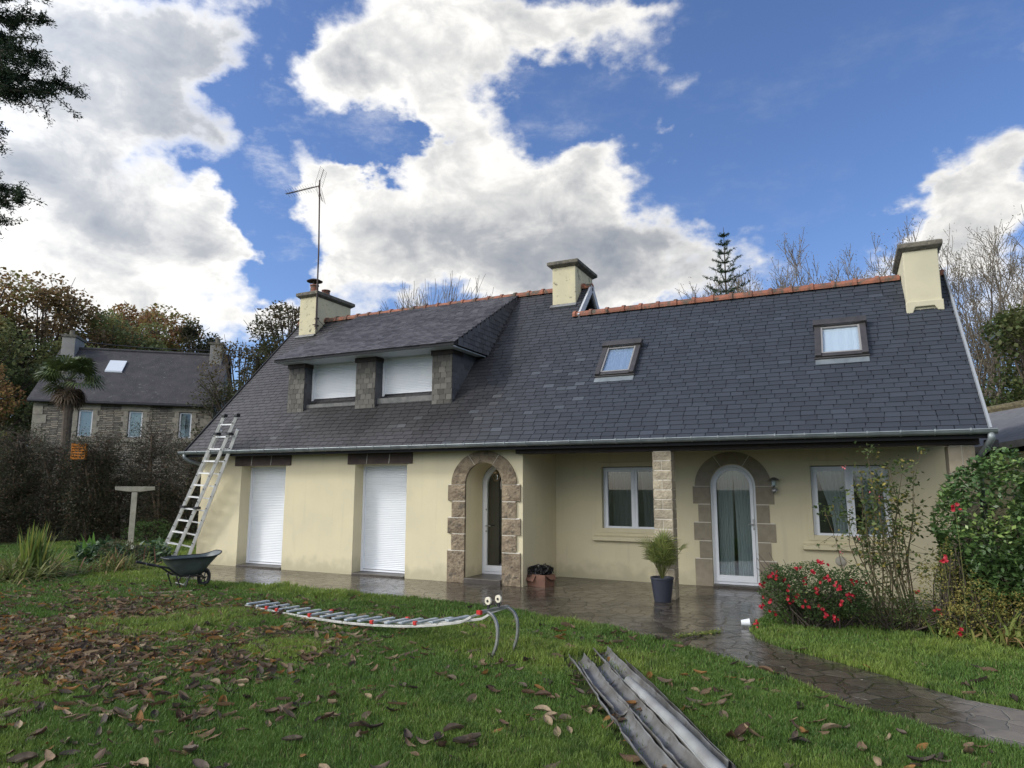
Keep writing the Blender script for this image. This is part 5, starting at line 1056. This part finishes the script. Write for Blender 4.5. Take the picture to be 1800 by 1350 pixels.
# ------------------------------------------------------------------ leaning extension ladder
def ladder():
    root = empty('extension_ladder', (-14.3, -.25, 0), 'silver two part aluminium ladder leaning on the left end of the gutter', 'ladder'); O = np.array([-14.3, -.25, 0])
    def rails(bl, br, tl, tr, y_off, nr, name, rn, foot=True):
        bl, br, tl, tr = [np.array(p, float)-O+np.array([0, y_off, 0]) for p in (bl, br, tl, tr)]
        for b, t in ((bl, tl), (br, tr)):
            b2 = b-(t-b)*.035; b2 = b-(t-b)*(b[2]/(t[2]-b[2]))*1.0
            m = M(); m.beam(b2, t, .035, .075, (1, .3, 0)); k = np.linalg.norm(t-b)
            for q in range(11):
                c = b+(t-b)*(.05+.9*q/10); m.tube([c+np.array([0, -.045, 0]), c+np.array([0, -.030, 0])], .013, 8, 1)
            m.build('rail', [m_alu, m_black], root, bevel=.004)
        for q in range(nr):
            f = (.20+.268*q-bl[2])/(tl[2]-bl[2])+(.004 if name == 'back' else 0);
            if f > .98: continue
            a = bl+(tl-bl)*f; c = br+(tr-br)*f; m = M(); m.beam(a, c, .032, .028, (0, 0, 1)); m.build(rn, m_alu, root)
        return bl, br, tl, tr
    a = rails((-14.60, -.2, .13), (-14.17, -.2, .10), (-12.46, -.5, 3.34), (-12.07, -.5, 3.33), -.04, 12, 'front', 'rung')
    b = rails((-14.73, -.2, .16), (-13.82, -.2, .06), (-12.65, -.5, 3.04), (-12.12, -.5, 3.03), .05, 11, 'back', 'rung')
    for p in (a[2], a[3]):
        m = M(); m.box(p[0]-.05, p[1]-.05, p[2]-.03, p[0]+.05, p[1]+.05, p[2]+.04); m.build('end_cap', m_black, root, bevel=.01)
    m = M(); p = a[1]-(a[3]-a[1])*.03; m.beam(p-(a[3]-a[1])*.005, p+(a[3]-a[1])*.02, .05, .09, (1, .3, 0)); m.build('foot', m_red, root)
    for t in (.37, .88):
        for s in (0, 1): p = (a[s]+(a[s+2]-a[s])*t); m = M(); m.box(p[0]-.03, p[1]-.07, p[2]-.035, p[0]+.08, p[1]+.06, p[2]+.02); m.build('bracket', m_black, root)
ladder()

# ------------------------------------------------------------------ roof ladder lying on the lawn, its hooks holding one end up
def roof_ladder():
    O = np.array([-5.9, -4.2, 0]); root = empty('roof_ladder', tuple(O), 'aluminium roof ladder with curved hooks and wheels lying on the lawn', 'ladder')
    near = np.array([(-8.1, -3.78, .045), (-7.28, -3.96, .045), (-6.85, -4.05, .05), (-5.9, -4.26, .075), (-5.07, -4.44, .135), (-4.46, -4.57, .21), (-3.98, -4.67, .30), (-3.86, -4.70, .335), (-3.75, -4.72, .39), (-3.62, -4.75, .44), (-3.53, -4.77, .465), (-3.45, -4.785, .43), (-3.405, -4.795, .36), (-3.39, -4.80, .27), (-3.40, -4.80, .16), (-3.44, -4.79, .06), (-3.46, -4.785, .01)])
    sh = np.array([.075, .335, 0]); far = near+sh; far[:8, 2] -= .015
    def bar(pts, nm, i0, i1, mt):
        pts = pts[i0:i1]-O; m = M(); v = []; f = []; w, h = .022, .05
        for i, p in enumerate(pts):
            d = pts[min(i+1, len(pts)-1)]-pts[max(i-1, 0)]; d /= np.linalg.norm(d); s = np.array([.21, .97, 0]); s -= s.dot(d)*d; s /= np.linalg.norm(s); u = np.cross(s, d); u = u if u[2] > 0 or abs(d[2]) > .8 else u
            hh = h*.55
            for a, b in ((-1, -1), (1, -1), (1, 1), (-1, 1)): v.append(p+s*w*a*.7+u*hh*b*.5)
        for i in range(len(pts)-1):
            for k in range(4): f.append((i*4+k, i*4+(k+1) % 4, i*4+4+(k+1) % 4, i*4+4+k))
        f += [(3, 2, 1, 0), tuple(range(len(v)-4, len(v)))]; m.add(v, f); return m.build(nm, mt, root, bevel=.003)
    def smooth_(p):
        out = []
        for i in range(len(p)-1):
            p0, p1, p2, p3 = p[max(i-1, 0)], p[i], p[i+1], p[min(i+2, len(p)-1)]
            for t in (0, .25, .5, .75): out.append(.5*((2*p1)+(-p0+p2)*t+(2*p0-5*p1+4*p2-p3)*t*t+(-p0+3*p1-3*p2+p3)*t**3))
        return np.array(out+[p[-1]])
    for P in (near, far):
        bar(smooth_(P[:9]), 'rail', 0, None, m_aluw); bar(smooth_(P[8:]), 'hook', 0, None, m_steel)
    x = -8.02; k = 0
    nx_, ny_, nz_ = near[:, 0], near[:, 1], near[:, 2]
    m_rung = mat('blue_grey_aluminium', (.50, .56, .60), (.34, .38, .41), rough=.4, metal=.5, ns=12)
    while x < -3.95:
        y = np.interp(x, nx_[:11], ny_[:11]); z = np.interp(x, nx_[:11], nz_[:11]); a = np.array([x, y-.01, z+.032])-O; b = a+sh*1.04; m = M(); m.beam(a, b, .062, .022, (0, 0, 1)); m.build('rung', m_rung, root, bevel=.003)
        if k in (2, 3, 6, 11, 14): m = M(); m.beam(a-sh*.05, a+sh*.06, .05, .045, (0, 0, 1)); m.build('rung_cap', m_red, root, bevel=.006)
        if k in (6, 12): m = M(); m.beam(b-sh*.06, b+sh*.05, .05, .045, (0, 0, 1)); m.build('rung_cap', m_red, root, bevel=.006)
        x += .245; k += 1
    a = near[10]-O+np.array([-.02, 0, .01]); b = a+sh; m = M(); m.beam(a-sh*.25, b+sh*.1, .05, .028, (0, 0, 1)); m.build('crossbar', m_steel, root); m = M(); m.beam(a-sh*.35, a-sh*.25, .055, .04, (0, 0, 1)); m.build('crossbar_cap', m_red, root)
    for t in (.12, .62):
        c = a+sh*t+np.array([.0, 0, .10]); ax = sh/np.linalg.norm(sh); m = M(); m.tube([c-ax*.012, c+ax*.012], .042, 20); m.tube([c-ax*.02, c+ax*.02], .014, 10, 1); w_ = m.build('wheel', [mat('cream_rubber', (.62, .58, .46), rough=.6) if 'cream_rubber' not in bpy.data.materials else bpy.data.materials['cream_rubber'], m_black], root, bevel=.004)
        m = M(); m.beam(a+sh*t, c, .026, .012, tuple(ax)); m.beam(a+sh*t+ax*.0, c+ax*.03, .02, .01, tuple(ax)); m.build('wheel_fork', m_black, root)
roof_ladder()

# ------------------------------------------------------------------ old gutters on the lawn
def troughs():
    d = np.array([.523, -.852, 0]); p = np.array([.852, .523, 0]); g = 'old zinc gutters lying side by side on the lawn'
    def half(name, start, L_, r, z, label, flip=False, tilt=0., crim=0., seed=0, mt=m_zincold, taper=1., lipr=.007, open_=1.):
        root_loc = np.array(start); n = 14; m = M(); v = []; f = []; K = 24; rg = np.random.default_rng(seed)
        wob = rg.normal(0, crim, (K+1, 2))
        for th, rr in ((0, r), (1, r-.004)):
            for k in range(K+1):
                t = k/K; c = d*L_*t+p*(math.sin(t*5+seed)*.012*(crim > 0)); R_ = rr*(1+(taper-1)*t)
                for i in range(n+1):
                    a = math.pi+math.pi*i/n; x = R_*math.cos(a)*open_; zz = R_*math.sin(a)*(1.05); x += wob[k, 0]*(i > n*.6)+wob[k, 1]*(i < n*.4)
                    if flip: zz = -zz
                    q = c+p*(x*math.cos(tilt)-zz*math.sin(tilt))+np.array([0, 0, x*math.sin(tilt)+zz*math.cos(tilt)]); v.append(q)
        N1 = (K+1)*(n+1)
        for k in range(K):
            for i in range(n):
                a = k*(n+1)+i; f.append((a, a+1, a+n+2, a+n+1)); f.append((N1+a, N1+a+n+1, N1+a+n+2, N1+a+1))
            for i in (0, n): a = k*(n+1)+i; f.append((a, a+n+1, N1+a+n+1, N1+a))
        for k in (0, K):
            for i in range(n): a = k*(n+1)+i; f.append((a, a+1, N1+a+1, N1+a))
        m.add(v, f)
        m.tube([v[k*(n+1)] for k in range(K+1)], lipr, 6)
        o = m.build(name, mt, None, smooth=True); o.location = (root_loc[0], root_loc[1], z); tag(o, label, 'gutter', g); return o
    A = np.array([-2.62, -4.55, 0])
    half('old_gutter', A, 3.0, .080, .09, 'leftmost old gutter, long, its thin torn rim sticking up at the far end', tilt=.08, crim=.006, seed=1)
    half('old_gutter', A+d*.42+p*.012, 1.35, .068, .112, 'shorter gutter piece nested inside the leftmost one', tilt=.05, crim=.003, seed=2, lipr=.006)
    half('old_gutter', A+p*.172+d*.22, 3.0, .077, .088, 'middle old gutter, dirty brown inside', tilt=-.06, crim=.006, seed=3)
    half('old_gutter', A+p*.335-d*.26, 3.1, .079, .09, 'rightmost old gutter, reaching farthest towards the patio', tilt=.12, crim=.004, seed=4)
    half('old_gutter', A+p*.262+d*1.15, 2.3, .036, .125, 'pale narrow gutter turned upside down in the rightmost one', flip=True, tilt=-.15, crim=.004, seed=5, mt=m_zincpale, taper=1.5)
    o = half('gutter_offcut', A+p*.415+d*.3, 2.6, .05, .06, 'folded zinc strip against the outside of the rightmost gutter', tilt=.9, seed=6, crim=.002)
m_zincpale = mat('pale_dull_zinc', (.36, .37, .36), (.24, .24, .23), rough=.6, metal=.3, ns=4, bump=.15, bs=12)
troughs()

# ------------------------------------------------------------------ wheelbarrow
def barrow():
    root = empty('wheelbarrow', (-10.62, -2.88, 0), 'dark green metal wheelbarrow standing on the lawn below the ladder', 'wheelbarrow', rz=R(72)); root.scale = (.82, .95, 1.12)
    mg = mat('dark_green_paint', (.085, .105, .100), (.055, .068, .065), rough=.4, ns=5, coat=.3); mf = mat('black_frame_paint', (.02, .02, .022), rough=.4)
    # tray: rows of a boat shaped shell, x forwards
    lev = [(.22, [-.10, .38], .14), (.30, [-.18, .50], .19), (.41, [-.29, .68], .25), (.48, [-.35, .78], .28), (.485, [-.37, .80], .295)]
    m = M(); v = []; f = []; n = 28
    for z, (xa, xb), hw in lev:
        cx, hx = (xa+xb)/2, (xb-xa)/2
        for k in range(n):
            a = 2*math.pi*k/n; ca, sa = math.cos(a), math.sin(a); e = .45; x = cx+hx*math.copysign(abs(ca)**e, ca); y = hw*math.copysign(abs(sa)**e, sa)*(1-.18*max(0, ca)); v.append((x, y, z+(.07*max(0, ca)**2 if z > .4 else 0)))
    for r_ in range(len(lev)-1):
        for k in range(n): f.append((r_*n+k, r_*n+(k+1) % n, r_*n+n+(k+1) % n, r_*n+n+k))
    f.append(tuple(range(n-1, -1, -1))); m.add(v, f); o = m.build('tray', mg, root, smooth=True); sd = o.modifiers.new('t', 'SOLIDIFY'); sd.thickness = .006
    rim = M(); rim.tube([v[4*n+k] for k in range(n)]+[v[4*n]], .010, 6, cap=False); rim.build('rim', mf, o)
    for sy in (-1, 1):
        m = M(); m.tube([(.50, sy*.06, .15), (.26, sy*.14, .20), (-.10, sy*.19, .22), (-.36, sy*.24, .36), (-.78, sy*.26, .44)], .015, 8); m.build('frame_bar', mf, root, smooth=True)
        m = M(); m.tube([(-.64, sy*.254, .41), (-.80, sy*.262, .445)], .020, 8); m.build('grip', m_black, root)
        m = M(); m.tube([(.12, sy*.17, .22), (.00, sy*.22, .0)], .014, 8); m.tube([(-.18, sy*.21, .24), (-.06, sy*.22, .0)], .014, 8); m.tube([(-.07, sy*.22, .012), (.02, sy*.22, .012)], .014, 8); m.build('leg', mf, root)
    m = M(); m.tube([(.0, -.21, .08), (.0, .21, .08)], .010, 6); m.tube([(.30, .0, .23), (.05, .0, .05)], .008, 6); m.build('brace', m_steel, root)
    m = M(); n = 28; R0, r1 = .112, .038; v = []; f = []
    for k in range(n):
        a = 2*math.pi*k/n
        for q in range(10): b = 2*math.pi*q/10; v.append((.50+(R0+r1*math.cos(b))*math.cos(a), r1*.8*math.sin(b), .150+(R0+r1*math.cos(b))*math.sin(a)))
    for k in range(n):
        for q in range(10): f.append((k*10+q, k*10+(q+1) % 10, ((k+1) % n)*10+(q+1) % 10, ((k+1) % n)*10+q))
    m.add(v, f); w_ = m.build('wheel', m_black, root, smooth=True); m = M(); m.tube([(.50, -.075, .150), (.50, .075, .150)], .016, 8)
    for k in range(5): a = k*2*math.pi/5; m.beam((.50, 0, .150), (.50+.09*math.cos(a), 0, .150+.09*math.sin(a)), .012, .03, (0, 1, 0))
    m.build('rim', mf, w_)
barrow()
m = M(); m.box(-.42, -.05, 0, .42, .05, .04); o = m.build('wood_plank', mat('weathered_plank', (.28, .24, .17), (.17, .14, .10), rough=.9, ns=12, bump=.4, bs=40), bevel=.006); o.location = (-10.35, -3.38, 0); o.rotation_euler = (0, 0, R(48)); tag(o, 'short weathered board lying in the grass below the wheelbarrow', 'plank')
for (x, y, rz, L_, r, lab) in ((-9.9, -4.4, .9, .55, .012, 'thin grey stick lying on the lawn left of the roof ladder'), (-1.75, -2.9, 1.25, .5, .008, 'dark twig lying on the wet paving near the lawn edge')):
    m = M(); m.tube([(-L_/2, 0, r), (-.1, .02, r*1.3), (.1, -.01, r), (L_/2, .03, r)], [r, r, r*.8, r*.5], 6); m.tube([(.05, 0, r), (.16, .07, r*1.5)], r*.6, 5); o = m.build('stick', m_bark, smooth=True); o.location = (x, y, .012); o.rotation_euler = (0, 0, rz); tag(o, lab, 'stick')

# ------------------------------------------------------------------ concrete T post
r_ = empty('clothesline_post', (-18.3, 1.62, 0), 'concrete T shaped washing line post in front of the dead hedge', 'post')
m = M(); m.extr([(-.075, -.05), (.075, -.05), (.055, .05), (-.055, .05)], 'z', 0, 1.60); o = m.build('post', m_conc2, r_, bevel=.008); o.rotation_euler = (0, 0, R(40))
m = M(); m.extr([(-.50, 1.66), (-.50, 1.76), (.50, 1.76), (.50, 1.66), (.14, 1.615), (-.14, 1.615)], 'y', -.05, .05); o = m.build('crossbar', m_conc2, r_, bevel=.01); o.rotation_euler = (0, 0, R(52))

# ------------------------------------------------------------------ things on the patio
r_ = empty('plant_pot', (-2.70, -.46, .006), 'tall anthracite pot standing in front of the stone porch column', 'pot')
m = M(); m.lathe((0, 0, 0), [(.125, 0), (.130, .01), (.175, .34), (.182, .345), (.182, .375), (.168, .375), (.160, .33), (0, .33)], 36); m.build('pot', mat('anthracite_pot', (.030, .034, .048), rough=.45), r_, smooth=False, bevel=.002)
m = M(); m.lathe((0, 0, .30), [(.155, 0), (.155, .035), (0, .045)], 20); m.build('soil', mat('potting_soil', (.03, .022, .015), rough=.95, bump=1, bs=60, col2=(.05, .035, .025)), r_)
def potpalm():
    root = empty('potted_palm', (-2.70, -.46, .33), 'small yellow green fan palm growing in the anthracite pot', 'palm'); V = []; F = []; T = Tubes(5)
    for i in range(46):
        a = rng.uniform(0, 6.28); e = rng.uniform(.9, 1.52); L0 = rng.uniform(.22, .58); d = np.array([math.cos(a)*math.cos(e), math.sin(a)*math.cos(e), math.sin(e)]); h = d*L0+np.array([0, 0, .02]); T.add([(0, 0, 0), h*.5+np.array([0, 0, .03]), h], [.007, .005, .004])
        s = np.cross(d, [0, 0, 1]); s /= np.linalg.norm(s)+1e-6; u = np.cross(s, d); Rf = rng.uniform(.20, .30)
        for k in range(13):
            b_ = (-1+2*k/12)*1.25; dd = d*math.cos(b_)+s*math.sin(b_); p1 = h+dd*Rf*.5+u*.012; p2 = h+dd*Rf*rng.uniform(.8, 1.1)-np.array([0, 0, .10*Rf]); wv = np.cross(dd, u)*.009; b = len(V); V += [h, p1+wv, p2, p1-wv]; F.append((b, b+1, b+2, b+3))
    T.build('stems', m_leafstem, root); npmesh('leaves', V, np.array(F), m_leaf, root, cols=np.repeat(pick([((.12, .15, .04), 3), ((.18, .19, .06), 2), ((.08, .10, .03), 2)], len(V)//4), 4, 0))
potpalm()
r_ = empty('cardboard_box', (-5.10, .28, .006), 'open brown cardboard box standing on the patio beside the porch corner', 'box', rz=-.25)
mcb = mat('wet_cardboard', (.17, .085, .055), (.11, .055, .038), rough=.75, ns=5, bump=.2, bs=12)
for q in ((-.20, -.14, 0, .20, -.135, .21), (-.20, .135, 0, .20, .14, .21), (-.20, -.135, 0, -.195, .135, .21), (.195, -.135, 0, .20, .135, .21)): m = M(); m.box(*q); m.build('side', mcb, r_)
m = M(); m.box(-.195, -.135, .0, .195, .135, .006); m.build('bottom', mcb, r_)
m = M(); m.beam((-.19, -.14, .21), (-.19, -.22, .12), .006, .34, (1, 0, 0)); o = M(); o.add([(-.20, -.14, .21), (.0, -.14, .21), (-.03, -.20, .09), (-.19, -.21, .10)], [(0, 1, 2, 3)]); o.add([(.20, -.14, .21), (.27, -.05, .13), (.28, .10, .13), (.20, .14, .21)], [(0, 1, 2, 3)]); o.build('flap', mcb, r_)
def junk():
    root = empty('black_netting', (-5.10, .28, .16), 'tangled black plastic and netting heaped in the cardboard box', 'netting'); T = Tubes(4)
    for i in range(70):
        p = np.array([rng.uniform(-.16, .16), rng.uniform(-.10, .10), rng.uniform(0, .12)]); pts = [p]
        for k in range(7): p = p+rng.normal(0, .055, 3); p[0] = np.clip(p[0], -.2, .2); p[1] = np.clip(p[1], -.13, .13); p[2] = np.clip(p[2], .0, .24-.35*abs(p[0])); pts.append(p.copy())
        T.add(pts, .007)
    T.build('tangle', m_black, root); P = ell((0, 0, .09), (.17, .11, .10), 420, .3); leafmesh('crumpled_sheet', P, .05, np.full((420, 3), .02)*rng.uniform(.5, 1.5, (420, 1)), m_gloss, root, aspect=.9)
junk()
m = M(); m.lathe((0, 0, 0), [(.033, 0), (.035, .004), (.048, .105), (.051, .107), (.046, .108), (.033, .008), (0, .008)], 24); o = m.build('plastic_cup', mat('translucent_white_cup', (.62, .64, .65), rough=.4), bevel=.0008); o.rotation_euler = (R(84), 0, R(100)); o.location = (-1.33, -1.92, .055); tag(o, 'white plastic cup tipped over on the paving by the lawn corner', 'cup')
def crackweed():
    root = empty('weed_tuft', (-1.95, -2.95, .006), 'thin line of weeds growing in a paving joint at the lawn edge', 'plant'); k = 500; t = rng.random(k); P = np.stack([t*.45, t*.55+rng.normal(0, .02, k), rng.uniform(0, .035, k)], 1); P[:, 0] += rng.normal(0, .02, k)*1
    leafmesh('leaves', P, .028, pick(YG, k), m_leaf, root)
crackweed()

# ------------------------------------------------------------------ lamps
r_ = empty('wall_lamp', (-1.14, 1.6, 1.78), 'steel wall lamp right of the arched porch door', 'lamp')
m = M(); m.lathe((0, -.12, -.06), [(0, -.05), (.04, -.035), (.052, 0), (.045, .035), (.02, .05), (.02, .09)], 20); m.build('globe', m_steel, r_, smooth=True)
m = M(); m.lathe((0, -.12, .02), [(.045, 0), (.05, .10), (.045, .10), (.04, 0)], 18); m.build('lens', m_glassroof, r_)
m = M(); m.lathe((0, -.12, .12), [(.095, 0), (.085, .012), (.04, .05), (.0, .06)], 20); m.build('lamp_shade', m_steel, r_); m = M(); m.tube([(0, 0, -.03), (0, -.12, -.03)], .014, 8); m.lathe((0, -.004, -.03), [(.04, 0), (.04, .003), (0, .003)], 12); m.build('arm', m_steel, r_)
r_ = empty('hanging_lantern', (-5.99, .22, 2.22), 'small wrought lantern hanging inside the brown stone archway', 'lamp')
m = M(); m.tube([(0, 0, 0), (0, 0, -.12)], .004, 6); m.build('chain', m_black, r_)
mbr = mat('aged_brass', (.16, .12, .06), rough=.4, metal=.8)
m = M(); m.lathe((0, 0, -.19), [(.075, 0), (.06, .03), (.012, .07), (0, .075)], 6); m.lathe((0, 0, -.34), [(0, 0), (.035, .01), (.045, .03)], 6)
for k in range(6): a = k*math.pi/3; m.tube([(.068*math.cos(a), .068*math.sin(a), -.19), (.085*math.cos(a), .085*math.sin(a), -.24), (.044*math.cos(a), .044*math.sin(a), -.31)], .005, 5)
m.build('cage', mbr, r_); m = M(); m.lathe((0, 0, -.31), [(.038, 0), (.058, .11), (.0, .12)], 6); m.build('lamp_glass', m_glassroof, r_)

# ------------------------------------------------------------------ aerial on the left chimney
r_ = empty('tv_aerial', (-12.88, 2.72, 6.3), 'tall television aerial strapped to the left chimney', 'aerial')
m = M(); m.tube([(0, 0, -.25), (-.02, 0, 2.0), (-.10, 0, 4.12)], .021, 8); m.build('mast', m_rust, r_)
m = M(); m.tube([(-.10, 0, 3.95), (-1.08, -.28, 3.78)], .017, 6); bo = m.build('boom', m_rust, r_)
bdir = np.array([-.98, -.28, -.17]); bdir /= np.linalg.norm(bdir); sd_ = np.array([.27, -.96, 0])
m = M()
for k in range(12):
    c = np.array([-.10, 0, 3.95])+bdir*(.16+.075*k)
    for s in (-1, 1): m.tube([c, c+sd_*s*.16+np.array([0, 0, .055])], .004, 4); m.tube([c, c+sd_*s*.16-np.array([0, 0, .055])], .004, 4)
m.build('director_rods', m_rust, bo)
m = M(); c = np.array([-.14, 0, 3.94])
for s in (-1, 1):
    for i in range(9): h_ = .07+.05*i; m.tube([c+sd_*-.20+np.array([.18*h_*2, 0, s*h_]), c+sd_*.20+np.array([.18*h_*2, 0, s*h_])], .0032, 4)
    for q in (-.2, 0, .2): m.tube([c+sd_*q, c+sd_*q+np.array([.17, 0, s*.48])], .005 if q else .011, 4)
m.build('reflector', m_rust, bo)
m = M(); m.tube([(.0, 0, -.12), (.0, -.04, -.12), (-.08, -.04, -.12)], .015, 6); m.box(-.09, .03, .05, .04, .07, .09); m.box(-.09, .03, -.16, .04, .07, -.12); m.build('chimney_strap', m_rust, r_)
m = M(); m.tube([(.0, -.02, .1), (.03, .1, .0), (.06, .3, -.12), (.06, .8, -.22), (.03, 1.2, -.10)], .008, 5); m.tube([(.02, 0, 1), (.04, 0, .1), (.05, .02, -.3), (-.02, -.02, -.42)], .006, 5); m.build('cable', m_black, r_, smooth=True)

# orange crate glimpsed through the hedge, cable between the houses
r_ = empty('orange_crate', (-22.35, 2.45, 2.62), 'small bright orange plastic crate caught in the top of the bare hedge', 'crate', rz=R(42))
m = M(); mo = mat('orange_plastic', (.62, .22, .02), rough=.5)
for i in range(6): m.box(-.20, -.14, .02+i*.085, .20, -.125, .06+i*.085); m.box(-.20, .125, .02+i*.085, .20, .14, .06+i*.085)
for x in (-.20, -.1, 0, .1, .185): m.box(x, -.142, 0, x+.015, -.127, .52); m.box(x, .127, 0, x+.015, .142, .52)
m.box(-.20, -.12, 0, -.19, .12, .52); m.box(.19, -.12, 0, .20, .12, .52); m.build('crate_walls', mo, r_); m = M(); m.box(-.19, -.12, 0, .19, .12, .01); m.build('crate_bottom', mo, r_)
pts = [(-40+t*12, 12+t*9.5, 10.1-.5*4*t*(1-t)+.4*t) for t in np.linspace(0, 1, 13)]; m = M(); m.tube(pts, .025, 5); o = m.build('power_cable', m_black, smooth=True); tag(o, 'thin overhead cable crossing the gap between the two houses', 'cable')

# ------------------------------------------------------------------ fallen leaves
def leaf_shape(L_, W_, curl, bend, seed):
    rg = np.random.default_rng(seed); nx, ny = 6, 2; v = []
    for i in range(nx+1):
        t = i/nx; w = W_*math.sin(math.pi*min(1, t*.94+.03))**.75
        for j in range(-ny, ny+1):
            s = j/ny; v.append((L_*(t-.5), w*.5*s, curl*L_*.35*s*s*(.6+.4*math.sin(3*t))+bend*L_*(t-.5)**2*1.4+rg.normal(0, .0025)))
    f = []; q = 2*ny+1
    for i in range(nx):
        for j in range(2*ny): a = i*q+j; f.append((a, a+1, a+q+1, a+q))
    return np.array(v), np.array(f)
LEAFC = [(.24, .165, .10), (.17, .105, .06), (.10, .060, .038), (.32, .24, .15), (.060, .045, .034), (.26, .13, .04), (.17, .125, .085), (.13, .10, .075)]
VAR = [leaf_shape(.15+.01*(i % 5), .062+.006*(i % 4), (.1, .3, .55, -.2)[i % 4], (.05, .3, -.2, .5, .15)[i % 5], i) for i in range(16)]
def leaf_positions(n):
    x = np.concatenate([rng.normal(-8.5, 1.75, int(n*.66)), rng.normal(-9.8, 2.4, int(n*.25)), rng.uniform(-8, 1.2, int(n*.07))]); y = np.concatenate([rng.normal(-6.9, 1.3, int(n*.66)), rng.normal(-4.6, 1.1, int(n*.25)), rng.uniform(-8.6, -3.0, int(n*.07))])
    k = (~inpoly(x, y, PATIO)) & (y < -2.2) & (vnoise(np.stack([x, y, x*0], 1), 1.3, 6)+rng.random(len(x))*.5 > .52); return x[k], y[k]
def fallen_leaves():
    x, y = leaf_positions(12500); dx, dy = x, y+11.4627; dep = dx*FWD[0]+dy*FWD[1]; lat = dx*.9+dy*.436; el = 1.8/np.maximum(dep, .1)
    vis = (np.abs(lat/np.maximum(dep, .01)) < .76) & (dep > 3.6); d = np.where(vis, dep, 99); order = np.argsort(d)
    gl = 'fallen leaves scattered over the lawn'; near_ = order[:300]; rest = [i for i in order[300:]]
    mats_ = [mat('dry_leaf_%s' % w, c, tuple(q*.62 for q in c), rough=.65, ns=22, nd=5, bump=.2, bs=60, spec=.3, trans=.12) for w, c in zip(('tan', 'brown', 'dark', 'pale', 'black', 'rust', 'dusky', 'grey'), LEAFC)]
    meshes = []
    for i, (v, f) in enumerate(VAR):
        for j in range(2):
            me = bpy.data.meshes.new('fallen_leaf'); me.from_pydata([tuple(p) for p in v], [], [tuple(int(t) for t in q) for q in f]); me.shade_smooth(); me.materials.append(mats_[(i*3+j*5) % 8]); meshes.append(me)
    for i in near_:
        o = bpy.data.objects.new('fallen_leaf', meshes[rng.integers(len(meshes))]); COL.objects.link(o); o.location = (x[i], y[i], rng.uniform(.022, .042)); o.rotation_euler = (rng.normal(0, .26), rng.normal(0, .26), rng.uniform(0, 6.28)); o.scale = (rng.uniform(.45, 1.02),)*3
        tag(o, 'single dry brown leaf lying on the nearer part of the lawn', 'leaf', gl)
    V = []; F = []; C = []; b = 0
    for i in rest:
        v, f = VAR[rng.integers(16)]; s = rng.uniform(.45, .98); a, c_, e = rng.uniform(0, 6.28), rng.normal(0, .26), rng.normal(0, .26); Rm = np.array(Matrix.Rotation(a, 3, 'Z') @ Matrix.Rotation(c_, 3, 'X') @ Matrix.Rotation(e, 3, 'Y'))
        V.append((v*s) @ Rm.T+np.array([x[i], y[i], rng.uniform(.020, .040)])); F.append(f+b); b += len(v); C.append(np.repeat((np.array(LEAFC[rng.integers(8)])*rng.uniform(.7, 1.2))[None], len(v), 0))
    o = npmesh('leaf_litter', np.concatenate(V), np.concatenate(F), m_leaf, cols=np.concatenate(C), smooth=True); tag(o, 'brown leaf litter strewn thickly over the farther and left part of the lawn', 'leaves', kind='stuff')
fallen_leaves()
